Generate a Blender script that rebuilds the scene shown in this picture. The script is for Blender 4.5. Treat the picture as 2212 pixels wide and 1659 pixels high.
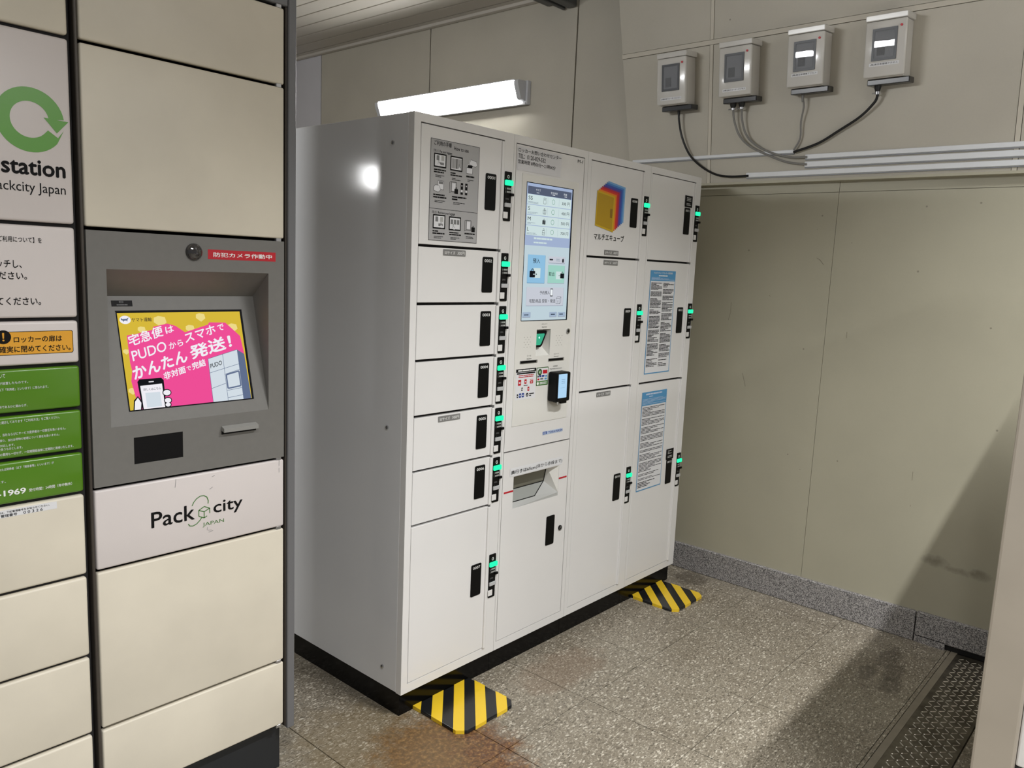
import bpy, bmesh, math, random
from mathutils import Vector, Matrix

random.seed(7)
for o in list(bpy.data.objects):
    bpy.data.objects.remove(o)
scene = bpy.context.scene
COL = scene.collection

# ------------------------------------------------------------------ camera
cam_d = bpy.data.cameras.new('camera')
cam = bpy.data.objects.new('camera', cam_d)
COL.objects.link(cam)
R = ((0.66234969, -0.74797567, 0.04272332),
     (-0.08022898, -0.12751131, -0.98858696),
     (0.7448867, 0.65136262, -0.1444664))
CAM = (-1.53692, -1.75032, 1.41716)
m = Matrix(((R[0][0], -R[1][0], -R[2][0], CAM[0]),
            (R[0][1], -R[1][1], -R[2][1], CAM[1]),
            (R[0][2], -R[1][2], -R[2][2], CAM[2]),
            (0, 0, 0, 1)))
cam.matrix_world = m
cam_d.sensor_fit = 'HORIZONTAL'
cam_d.sensor_width = 36.0
cam_d.lens = 1714.06 / 2212 * 36.0
cam_d.clip_start = 0.02
scene.camera = cam

# ------------------------------------------------------------------ view, world, lamps
vs = scene.view_settings
vs.view_transform = 'Standard'
vs.look = 'None'
vs.gamma = 1.0
vs.use_curve_mapping = False
vs.exposure = 0.0

world = bpy.data.worlds.new('world')
scene.world = world
world.use_nodes = True
world.node_tree.nodes['Background'].inputs[0].default_value = (0.96, 0.98, 1.0, 1)
world.node_tree.nodes['Background'].inputs[1].default_value = 0.20


def area(name, loc, energy, sx, sy, rot=(0, 0, 0), col=(0.985, 0.995, 1.0), spread=180):
    d = bpy.data.lights.new(name, 'AREA')
    d.shape = 'RECTANGLE'
    d.size = sx
    d.size_y = sy
    d.energy = energy
    d.color = col
    d.spread = math.radians(spread)
    o = bpy.data.objects.new(name, d)
    o.location = loc
    o.rotation_euler = rot
    COL.objects.link(o)
    return o


# ceiling lamps of the concourse behind and above the photographer
area('ceiling_lamp_near', (0.40, -1.89, 2.80), 56, 0.60, 0.03, spread=124)
area('ceiling_lamp_near', (-1.60, -1.89, 2.85), 33, 0.60, 0.03, spread=132)
for k, (lx, ly) in enumerate(((-2.2, -4.6), (0.6, -4.6), (-2.2, -7.2), (0.6, -7.2))):
    area('ceiling_lamp_row', (lx, ly, 3.15), 58, 1.2, 0.3)
# lamp on the far wall of the passage, mirrored in the gloss of the locker side
area('passage_tube', (-3.00, 1.06, 2.53), 46, 1.3, 0.05, rot=(math.radians(84), 0, math.radians(256)))
area('passage_lamp', (-2.35, 3.10, 2.045), 2.5, 0.14, 0.14, rot=(math.radians(90), 0, math.radians(218)), col=(1, 1, 1))


# ------------------------------------------------------------------ materials
def s2l(c):
    c = c / 255.0
    return c / 12.92 if c <= 0.04045 else ((c + 0.055) / 1.055) ** 2.4


def lin(rgb):
    return (s2l(rgb[0]), s2l(rgb[1]), s2l(rgb[2]), 1.0)


MATS = {}


def mat(name, rgb, rough=0.5, metal=0.0, vary=0.0, vscale=3.0, bump=0.0, bscale=300.0, coat=0.0, spec=0.5):
    mt = bpy.data.materials.new(name)
    mt.use_nodes = True
    nt = mt.node_tree
    b = nt.nodes['Principled BSDF']
    b.inputs['Base Color'].default_value = lin(rgb)
    b.inputs['Roughness'].default_value = rough
    b.inputs['Metallic'].default_value = metal
    b.inputs['Coat Weight'].default_value = coat
    b.inputs['Coat Roughness'].default_value = 0.08
    b.inputs['Specular IOR Level'].default_value = spec
    if vary or bump:
        geo = nt.nodes.new('ShaderNodeNewGeometry')
    if vary:
        n = nt.nodes.new('ShaderNodeTexNoise')
        n.inputs['Scale'].default_value = vscale
        n.inputs['Detail'].default_value = 5
        nt.links.new(geo.outputs['Position'], n.inputs['Vector'])
        r = nt.nodes.new('ShaderNodeValToRGB')
        c = lin(rgb)
        r.color_ramp.elements[0].position = 0.3
        r.color_ramp.elements[1].position = 0.72
        r.color_ramp.elements[0].color = tuple(max(0, v * (1 - vary)) for v in c[:3]) + (1,)
        r.color_ramp.elements[1].color = tuple(min(1, v * (1 + vary)) for v in c[:3]) + (1,)
        nt.links.new(n.outputs['Fac'], r.inputs['Fac'])
        nt.links.new(r.outputs['Color'], b.inputs['Base Color'])
    if bump:
        n2 = nt.nodes.new('ShaderNodeTexNoise')
        n2.inputs['Scale'].default_value = bscale
        n2.inputs['Detail'].default_value = 2
        nt.links.new(geo.outputs['Position'], n2.inputs['Vector'])
        bp = nt.nodes.new('ShaderNodeBump')
        bp.inputs['Strength'].default_value = bump
        bp.inputs['Distance'].default_value = 0.001
        nt.links.new(n2.outputs['Fac'], bp.inputs['Height'])
        nt.links.new(bp.outputs['Normal'], b.inputs['Normal'])
    MATS[name] = mt
    return mt


def emit(name, rgb, strength=1.0):
    mt = bpy.data.materials.new(name)
    mt.use_nodes = True
    nt = mt.node_tree
    nt.nodes.remove(nt.nodes['Principled BSDF'])
    e = nt.nodes.new('ShaderNodeEmission')
    e.inputs[0].default_value = lin(rgb)
    e.inputs[1].default_value = strength
    nt.links.new(e.outputs[0], nt.nodes['Material Output'].inputs[0])
    MATS[name] = mt
    return mt


mat('white_paint', (226, 224, 222), 0.22, vary=0.015, bump=0.05, bscale=260, coat=0.3)
mat('white_side', (226, 226, 227), 0.10, vary=0.015, bump=0.055, bscale=230, coat=0.3)
mat('panel_white', (222, 220, 214), 0.4)
mat('gap_dark', (22, 20, 20), 0.8)
mat('black', (6, 6, 7), 0.5, spec=0.2)
mat('black_gloss', (6, 6, 7), 0.16, spec=0.22)
mat('lever_grey', (186, 186, 187), 0.4)
mat('black_ink', (10, 9, 10), 0.6, spec=0.2)
mat('white_ink', (236, 236, 234), 0.6)
mat('grey_ink', (120, 120, 120), 0.6)
mat('light_grey_ink', (175, 175, 172), 0.6)
mat('silver', (190, 190, 192), 0.32, 0.9)
mat('chrome', (205, 205, 205), 0.15, 1.0)
mat('tag_grey', (122, 121, 119), 0.5)
mat('sheet_grey', (170, 169, 169), 0.5)
mat('sheet_white', (222, 222, 224), 0.45)
mat('label_film', (214, 213, 215), 0.35)
mat('notice_blue', (82, 148, 194), 0.5)
mat('red', (186, 22, 38), 0.45)
mat('blue_ink', (32, 62, 140), 0.5)
mat('tape_blue', (190, 204, 226), 0.5)
mat('cream', (214, 206, 189), 0.42, vary=0.07, vscale=4.0)
mat('lilac_white', (212, 204, 201), 0.34, vary=0.02, bump=0.10, bscale=120)
mat('green', (82, 128, 28), 0.20, vary=0.03, bump=0.08, bscale=120)
mat('ring_green', (98, 156, 66), 0.28, bump=0.12, bscale=120)
mat('logo_green', (70, 120, 55), 0.5)
mat('term_grey', (112, 110, 106), 0.48, vary=0.03, vscale=60)
mat('term_grey_light', (140, 139, 135), 0.45)
mat('frame_grey', (112, 112, 114), 0.45, 0.2)
mat('frame_dark', (74, 68, 62), 0.45, 0.4)
mat('orange', (224, 160, 44), 0.45)
mat('dark_base', (30, 32, 35), 0.5)
mat('dome', (46, 44, 44), 0.08, coat=1.0)
mat('ceiling_slat', (196, 190, 180), 0.5, vary=0.03)
mat('ceiling_dark', (40, 37, 34), 0.8)
mat('seam_dark', (58, 54, 46), 0.9)
mat('batten', (196, 189, 174), 0.5, vary=0.04)
mat('grey_panel', (206, 204, 208), 0.5, vary=0.04)
mat('rail_grey', (92, 93, 93), 0.45, 0.3)
mat('trunk', (222, 224, 227), 0.35)
mat('trunk_edge', (150, 152, 156), 0.5)
mat('meter', (206, 203, 197), 0.16, coat=0.5, vary=0.02)
mat('meter_dark', (70, 72, 76), 0.4)
mat('meter_inner', (92, 93, 98), 0.5)
mat('meter_base', (44, 44, 46), 0.22)
mat('cable_black', (16, 16, 17), 0.45)
mat('cable_grey', (128, 126, 122), 0.5)
mat('lamp_body', (198, 199, 202), 0.45)
mat('yellow', (228, 190, 44), 0.30, vary=0.03)
mat('mat_black', (26, 27, 29), 0.24)
mat('post', (176, 167, 154), 0.38, 0.15, vary=0.05, vscale=6)
mat('steel_frame', (128, 120, 106), 0.5, 0.0, vary=0.1, vscale=20)
mat('grout', (62, 56, 48), 0.9)
mat('keyhole', (60, 58, 55), 0.4, 0.8)
emit('lamp_glow', (255, 255, 252), 38.0)
emit('led_green', (40, 245, 170), 1.35)
emit('scan_green', (70, 190, 150), 0.8)
emit('scan_dot', (190, 255, 235), 1.6)
for nm, c in {'e_bg': (190, 208, 216), 'e_mid': (160, 176, 206), 'e_head': (84, 92, 112), 'e_row': (204, 222, 222),
              'e_line': (150, 165, 175), 'e_black': (22, 24, 28), 'e_white': (235, 240, 244), 'e_blue': (142, 190, 222),
              'e_bluedk': (112, 150, 180), 'e_mint': (158, 208, 194), 'e_grey': (198, 202, 212), 'e_greydk': (160, 166, 180),
              'e_btn': (160, 178, 200), 'e_greenring': (46, 130, 90), 'e_pay': (176, 214, 244), 'e_paytxt': (120, 150, 180),
              'e_yel': (214, 184, 60), 'e_yel2': (236, 218, 138), 'e_pink': (238, 78, 150), 'e_pwhite': (240, 238, 244),
              'e_lockw': (210, 220, 228), 'e_lockd': (96, 110, 140), 'e_ink2': (40, 50, 70), 'e_inkdk': (40, 42, 46)}.items():
    emit(nm, c, 1.0)
MATS['glass'] = bpy.data.materials.new('glass')
MATS['glass'].use_nodes = True
_b = MATS['glass'].node_tree.nodes['Principled BSDF']
_b.inputs['Base Color'].default_value = (0.55, 0.57, 0.6, 1)
_b.inputs['Roughness'].default_value = 0.0
_b.inputs['Alpha'].default_value = 0.15
_b.inputs['Coat Weight'].default_value = 0.0
mat('hopper_clear', (150, 152, 148), 0.15, coat=0.5)
mat('hopper_back', (120, 118, 104), 0.4)


def node_mat(name):
    mt = bpy.data.materials.new(name)
    mt.use_nodes = True
    MATS[name] = mt
    nt = mt.node_tree
    return nt, nt.nodes['Principled BSDF'], nt.nodes.new('ShaderNodeNewGeometry')


def ramp(nt, src, stops):
    r = nt.nodes.new('ShaderNodeValToRGB')
    while len(r.color_ramp.elements) < len(stops):
        r.color_ramp.elements.new(0.5)
    for e, (p, c) in zip(r.color_ramp.elements, stops):
        e.position = p
        e.color = c
    nt.links.new(src, r.inputs['Fac'])
    return r.outputs['Color']


def noise(nt, vec, scale, detail=4, rough=0.5):
    n = nt.nodes.new('ShaderNodeTexNoise')
    n.inputs['Scale'].default_value = scale
    n.inputs['Detail'].default_value = detail
    n.inputs['Roughness'].default_value = rough
    nt.links.new(vec, n.inputs['Vector'])
    return n.outputs['Fac']


def mix(nt, fac, a, b):
    mx = nt.nodes.new('ShaderNodeMix')
    mx.data_type = 'RGBA'
    for sock, v in ((mx.inputs[0], fac), (mx.inputs[6], a), (mx.inputs[7], b)):
        if isinstance(v, (int, float)):
            sock.default_value = v
        elif isinstance(v, tuple):
            sock.default_value = v
        else:
            nt.links.new(v, sock)
    return mx.outputs[2]


def math_n(nt, op, a, b=None, clamp=False):
    n = nt.nodes.new('ShaderNodeMath')
    n.operation = op
    n.use_clamp = clamp
    for i, v in enumerate((a, b)):
        if v is None:
            continue
        if isinstance(v, (int, float)):
            n.inputs[i].default_value = v
        else:
            nt.links.new(v, n.inputs[i])
    return n.outputs[0]


def voronoi(nt, vec, scale, rand=1.0):
    v = nt.nodes.new('ShaderNodeTexVoronoi')
    v.inputs['Scale'].default_value = scale
    v.inputs['Randomness'].default_value = rand
    nt.links.new(vec, v.inputs['Vector'])
    return v


BW = ((0, (0, 0, 0, 1)), (1, (1, 1, 1, 1)))

# wall paint: warm beige with faint mottling and a scatter of dark chips
def wall_mat(name, rgb, smudges=()):
    nt, b, geo = node_mat(name)
    pos = geo.outputs['Position']
    c = lin(rgb)
    n = noise(nt, pos, 2.2, 6)
    base = ramp(nt, n, ((0.3, tuple(v * 0.93 for v in c[:3]) + (1,)), (0.7, tuple(min(1, v * 1.05) for v in c[:3]) + (1,))))
    v = voronoi(nt, pos, 9.0)
    near = math_n(nt, 'LESS_THAN', v.outputs['Distance'], 0.035)
    sep = nt.nodes.new('ShaderNodeSeparateColor')
    nt.links.new(v.outputs['Color'], sep.inputs[0])
    few = math_n(nt, 'GREATER_THAN', sep.outputs[0], 0.62)
    fac = math_n(nt, 'MULTIPLY', near, few)
    fac = math_n(nt, 'MULTIPLY', fac, 0.55)
    col = mix(nt, fac, base, (0.09, 0.08, 0.06, 1))
    fine = noise(nt, pos, 160, 3)
    col = mix(nt, math_n(nt, 'MULTIPLY', fine, 0.10), col, (0.25, 0.23, 0.18, 1))
    sxyz = nt.nodes.new('ShaderNodeSeparateXYZ')
    nt.links.new(pos, sxyz.inputs[0])
    rag = noise(nt, pos, 30, 5)
    for cy, cz, ry, rz in smudges:
        dy_ = math_n(nt, 'DIVIDE', math_n(nt, 'SUBTRACT', sxyz.outputs[1], cy), ry)
        dz_ = math_n(nt, 'DIVIDE', math_n(nt, 'SUBTRACT', sxyz.outputs[2], cz), rz)
        dd = math_n(nt, 'ADD', math_n(nt, 'MULTIPLY', dy_, dy_), math_n(nt, 'MULTIPLY', dz_, dz_))
        dd = math_n(nt, 'ADD', dd, math_n(nt, 'MULTIPLY', math_n(nt, 'SUBTRACT', rag, 0.5), 3.0))
        fz = math_n(nt, 'MULTIPLY', math_n(nt, 'SUBTRACT', 1.4, dd), 0.32, clamp=True)
        col = mix(nt, fz, col, (0.10, 0.09, 0.06, 1))
    nt.links.new(col, b.inputs['Base Color'])
    b.inputs['Roughness'].default_value = 0.5
    bp = nt.nodes.new('ShaderNodeBump')
    bp.inputs['Strength'].default_value = 0.08
    bp.inputs['Distance'].default_value = 0.001
    nt.links.new(fine, bp.inputs['Height'])
    nt.links.new(bp.outputs['Normal'], b.inputs['Normal'])


wall_mat('wall_paint', (172, 167, 147), ((-1.045, 0.345, 0.045, 0.022), (-1.14, 0.325, 0.06, 0.014), (-1.21, 0.33, 0.04, 0.02)))
wall_mat('wall_paint_upper', (188, 182, 168))

# terrazzo tiles with pale and dark chips, a rust stain by the locker corner and dark footmarks
nt, b, geo = node_mat('terrazzo')
pos = geo.outputs['Position']
big = noise(nt, pos, 3.0, 5)
base = ramp(nt, big, ((0.3, lin((122, 113, 98))), (0.7, lin((144, 136, 121)))))
fine = noise(nt, pos, 120, 4)
base = mix(nt, math_n(nt, 'MULTIPLY', fine, 0.5), base, lin((100, 92, 78)))
warp = nt.nodes.new('ShaderNodeVectorMath')
warp.operation = 'ADD'
nn = nt.nodes.new('ShaderNodeTexNoise')
nn.inputs['Scale'].default_value = 60
nt.links.new(pos, nn.inputs['Vector'])
sc = nt.nodes.new('ShaderNodeVectorMath')
sc.operation = 'SCALE'
sc.inputs['Scale'].default_value = 0.012
nt.links.new(nn.outputs['Color'], sc.inputs[0])
nt.links.new(pos, warp.inputs[0])
nt.links.new(sc.outputs[0], warp.inputs[1])
for scale, thr, cut, cc, op, rot_, amt in ((48, 0.34, 0.66, (204, 197, 182), 'GREATER_THAN', 20, 0.75), (85, 0.40, 0.60, (184, 176, 160), 'GREATER_THAN', 100, 0.7),
                                           (60, 0.38, 0.34, (76, 69, 58), 'LESS_THAN', 60, 0.7), (100, 0.42, 0.40, (86, 79, 68), 'LESS_THAN', -25, 0.7),
                                           (120, 0.42, 0.62, (176, 168, 152), 'GREATER_THAN', -60, 0.6)):
    mp = nt.nodes.new('ShaderNodeMapping')
    mp.inputs['Rotation'].default_value = (0, 0, math.radians(rot_))
    mp.inputs['Scale'].default_value = (1.0, 2.3, 1.0)
    nt.links.new(warp.outputs[0], mp.inputs['Vector'])
    v = voronoi(nt, mp.outputs[0], scale)
    sep = nt.nodes.new('ShaderNodeSeparateColor')
    nt.links.new(v.outputs['Color'], sep.inputs[0])
    fac = math_n(nt, 'MULTIPLY', math_n(nt, 'LESS_THAN', v.outputs['Distance'], thr), math_n(nt, op, sep.outputs[1], cut))
    base = mix(nt, math_n(nt, 'MULTIPLY', fac, amt), base, lin(cc))
mid = noise(nt, pos, 14, 6, 0.65)


def blob(cx, cy, rx, ry, soft=0.45, wob=0.9):
    sx = nt.nodes.new('ShaderNodeSeparateXYZ')
    nt.links.new(pos, sx.inputs[0])
    dx = math_n(nt, 'DIVIDE', math_n(nt, 'SUBTRACT', sx.outputs[0], cx), rx)
    dy = math_n(nt, 'DIVIDE', math_n(nt, 'SUBTRACT', sx.outputs[1], cy), ry)
    d = math_n(nt, 'ADD', math_n(nt, 'MULTIPLY', dx, dx), math_n(nt, 'MULTIPLY', dy, dy))
    d = math_n(nt, 'ADD', d, math_n(nt, 'MULTIPLY', math_n(nt, 'SUBTRACT', mid, 0.5), wob * 3))
    return math_n(nt, 'DIVIDE', math_n(nt, 'SUBTRACT', 1.0 + soft, d), 2 * soft, clamp=True)


rust_c = ramp(nt, noise(nt, pos, 75, 6, 0.75), ((0.38, lin((58, 32, 15))), (0.52, lin((100, 62, 30))), (0.62, lin((150, 112, 66))), (0.75, lin((176, 150, 108)))))
base = mix(nt, math_n(nt, 'MULTIPLY', blob(-0.02, -0.25, 0.20, 0.23), 0.92), base, rust_c)
base = mix(nt, math_n(nt, 'MULTIPLY', blob(-0.15, -0.10, 0.22, 0.30), 0.35), base, lin((126, 106, 66)))
base = mix(nt, math_n(nt, 'MULTIPLY', blob(0.62, -0.16, 0.20, 0.10), 0.30), base, lin((112, 84, 60)))
for cx, cy, rx, ry in ((1.62, -0.98, 0.10, 0.035), (1.50, -1.03, 0.09, 0.03), (1.42, -0.96, 0.07, 0.03), (1.38, -1.05, 0.06, 0.04), (1.75, -0.05, 0.08, 0.08)):
    base = mix(nt, math_n(nt, 'MULTIPLY', blob(cx, cy, rx, ry, 0.4, 1.1), 0.5), base, lin((52, 44, 34)))
nt.links.new(base, b.inputs['Base Color'])
rr = ramp(nt, noise(nt, pos, 5, 4), ((0.3, (0.34, 0.34, 0.34, 1)), (0.7, (0.52, 0.52, 0.52, 1))))
nt.links.new(rr, b.inputs['Roughness'])

# granite skirting
nt, b, geo = node_mat('granite')
v = voronoi(nt, geo.outputs['Position'], 380)
sep = nt.nodes.new('ShaderNodeSeparateColor')
nt.links.new(v.outputs['Color'], sep.inputs[0])
g = ramp(nt, sep.outputs[0], ((0.0, lin((62, 61, 62))), (0.22, lin((92, 90, 90))), (0.5, lin((140, 137, 136))), (0.8, lin((168, 164, 162))), (1.0, lin((190, 186, 182)))))
nt.links.new(g, b.inputs['Base Color'])
b.inputs['Roughness'].default_value = 0.4

# worn chequer plate
nt, b, geo = node_mat('plate_steel')
n = noise(nt, geo.outputs['Position'], 18, 5)
nt.links.new(ramp(nt, n, ((0.3, lin((78, 72, 62))), (0.7, lin((122, 116, 104))))), b.inputs['Base Color'])
b.inputs['Metallic'].default_value = 0.75
b.inputs['Roughness'].default_value = 0.38
mat('tread_steel', (176, 170, 158), 0.28, 0.85)

# ------------------------------------------------------------------ mesh helpers
ORG = {}


class MB:
    def __init__(self):
        self.v = []
        self.f = []
        self.m = []

    def face(self, pts, mi=0):
        n = len(self.v)
        self.v += [tuple(p) for p in pts]
        self.f.append(tuple(range(n, n + len(pts))))
        self.m.append(mi)
        return self

    def box(self, x0, y0, z0, x1, y1, z1, mi=0):
        if x0 > x1: x0, x1 = x1, x0
        if y0 > y1: y0, y1 = y1, y0
        if z0 > z1: z0, z1 = z1, z0
        n = len(self.v)
        self.v += [(x0, y0, z0), (x1, y0, z0), (x1, y1, z0), (x0, y1, z0), (x0, y0, z1), (x1, y0, z1), (x1, y1, z1), (x0, y1, z1)]
        for q in ((0, 3, 2, 1), (4, 5, 6, 7), (0, 1, 5, 4), (1, 2, 6, 5), (2, 3, 7, 6), (3, 0, 4, 7)):
            self.f.append(tuple(n + i for i in q))
            self.m.append(mi)
        return self

    def prism(self, pts, vec, mi=0):
        n = len(self.v)
        k = len(pts)
        vec = Vector(vec)
        self.v += [tuple(p) for p in pts] + [tuple(Vector(p) + vec) for p in pts]
        self.f.append(tuple(n + i for i in range(k)))
        self.f.append(tuple(n + k + i for i in reversed(range(k))))
        self.m += [mi, mi]
        for i in range(k):
            j = (i + 1) % k
            self.f.append((n + i, n + k + i, n + k + j, n + j))
            self.m.append(mi)
        return self

    def tube(self, pts, r, n=10, mi=0):
        pts = [Vector(p) for p in pts]
        rs = r if isinstance(r, (list, tuple)) else [r] * len(pts)
        base = len(self.v)
        for i, p in enumerate(pts):
            t = (pts[min(i + 1, len(pts) - 1)] - pts[max(i - 1, 0)]).normalized()
            a = t.cross(Vector((0, 0, 1)))
            if a.length < 0.2:
                a = t.cross(Vector((1, 0, 0)))
            a.normalize()
            bb = t.cross(a)
            for k in range(n):
                w = 2 * math.pi * k / n
                self.v.append(tuple(p + (a * math.cos(w) + bb * math.sin(w)) * rs[i]))
        for i in range(len(pts) - 1):
            for k in range(n):
                q = (base + i * n + k, base + i * n + (k + 1) % n, base + (i + 1) * n + (k + 1) % n, base + (i + 1) * n + k)
                self.f.append(q)
                self.m.append(mi)
        self.f.append(tuple(base + k for k in reversed(range(n))))
        self.f.append(tuple(base + (len(pts) - 1) * n + k for k in range(n)))
        self.m += [mi, mi]
        return self


def rrect(u0, v0, u1, v1, r, n=4):
    out = []
    for cx, cy, a0 in ((u1 - r, v1 - r, 0), (u0 + r, v1 - r, 90), (u0 + r, v0 + r, 180), (u1 - r, v0 + r, 270)):
        for i in range(n + 1):
            a = math.radians(a0 + 90 * i / n)
            out.append((cx + r * math.cos(a), cy + r * math.sin(a)))
    return out


def ell(cu, cv, ru, rv, n=28, a0=0, a1=360):
    full = abs(a1 - a0) >= 359.9
    k = n if full else n + 1
    return [(cu + ru * math.cos(math.radians(a0 + (a1 - a0) * i / n)), cv + rv * math.sin(math.radians(a0 + (a1 - a0) * i / n))) for i in range(k)]


def build(name, mb, mats, parent=None, bevel=0.0, smooth=False, seg=2, origin=None):
    me = bpy.data.meshes.new(name)
    if isinstance(mats, str):
        mats = [mats]
    xs = [p[0] for p in mb.v]
    ys = [p[1] for p in mb.v]
    zs = [p[2] for p in mb.v]
    o = Vector(origin) if origin else Vector(((min(xs) + max(xs)) / 2, (min(ys) + max(ys)) / 2, min(zs)))
    me.from_pydata([tuple(Vector(p) - o) for p in mb.v], [], mb.f)
    for k in mats:
        me.materials.append(MATS[k])
    for p, i in zip(me.polygons, mb.m):
        p.material_index = i
    bm = bmesh.new()
    bm.from_mesh(me)
    bmesh.ops.recalc_face_normals(bm, faces=bm.faces)
    if bevel:
        ed = [e for e in bm.edges if len(e.link_faces) == 2 and e.calc_face_angle(0) > 0.6]
        bmesh.ops.bevel(bm, geom=ed, offset=bevel, segments=seg, affect='EDGES', profile=0.5, clamp_overlap=True)
    bm.to_mesh(me)
    bm.free()
    if smooth:
        for p in me.polygons:
            p.use_smooth = True
        try:
            me.set_sharp_from_angle(angle=math.radians(40))
        except Exception:
            pass
    ob = bpy.data.objects.new(name, me)
    COL.objects.link(ob)
    ORG[ob] = o
    if parent is not None:
        ob.parent = parent
        ob.location = o - ORG[parent]
    else:
        ob.location = o
    return ob


def again(src, name, offset, parent):
    """copy of a part or thing that shares its mesh, shifted by offset"""
    ob = bpy.data.objects.new(name, src.data)
    COL.objects.link(ob)
    ORG[ob] = ORG[src] + Vector(offset)
    if parent is not None:
        ob.parent = parent
        ob.location = ORG[ob] - ORG[parent]
    else:
        ob.location = ORG[ob]
    return ob


def thing(name, label, cat, loc=(0, 0, 0), rot=None, group=None):
    o = bpy.data.objects.new(name, None)
    o.empty_display_size = 0.1
    COL.objects.link(o)
    o.location = loc
    if rot:
        o.rotation_euler = rot
        ORG[o] = Vector((0, 0, 0))
    else:
        ORG[o] = Vector(loc)
    tag(o, label, cat, group)
    return o


def tag(o, label, cat, group=None):
    o['label'] = label
    o['category'] = cat
    if group:
        o['group'] = group
    return o


def struct(name, mb, mats, **k):
    o = build(name, mb, mats, **k)
    o['kind'] = 'structure'
    return o


# ---- lettering
_txt = {}


def glyphs(s, bold):
    key = (s, bold)
    if key in _txt:
        return _txt[key]
    cu = bpy.data.curves.new('t', 'FONT')
    cu.body = s
    cu.size = 1.0
    cu.resolution_u = 3
    ob = bpy.data.objects.new('t', cu)
    COL.objects.link(ob)
    dg = bpy.context.evaluated_depsgraph_get()
    ev = ob.evaluated_get(dg)
    me = ev.to_mesh()
    vv = [(p.co.x, p.co.y) for p in me.vertices]
    ff = [tuple(p.vertices) for p in me.polygons]
    ev.to_mesh_clear()
    bpy.data.objects.remove(ob)
    bpy.data.curves.remove(cu)
    _txt[key] = (vv, ff)
    return _txt[key]


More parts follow.
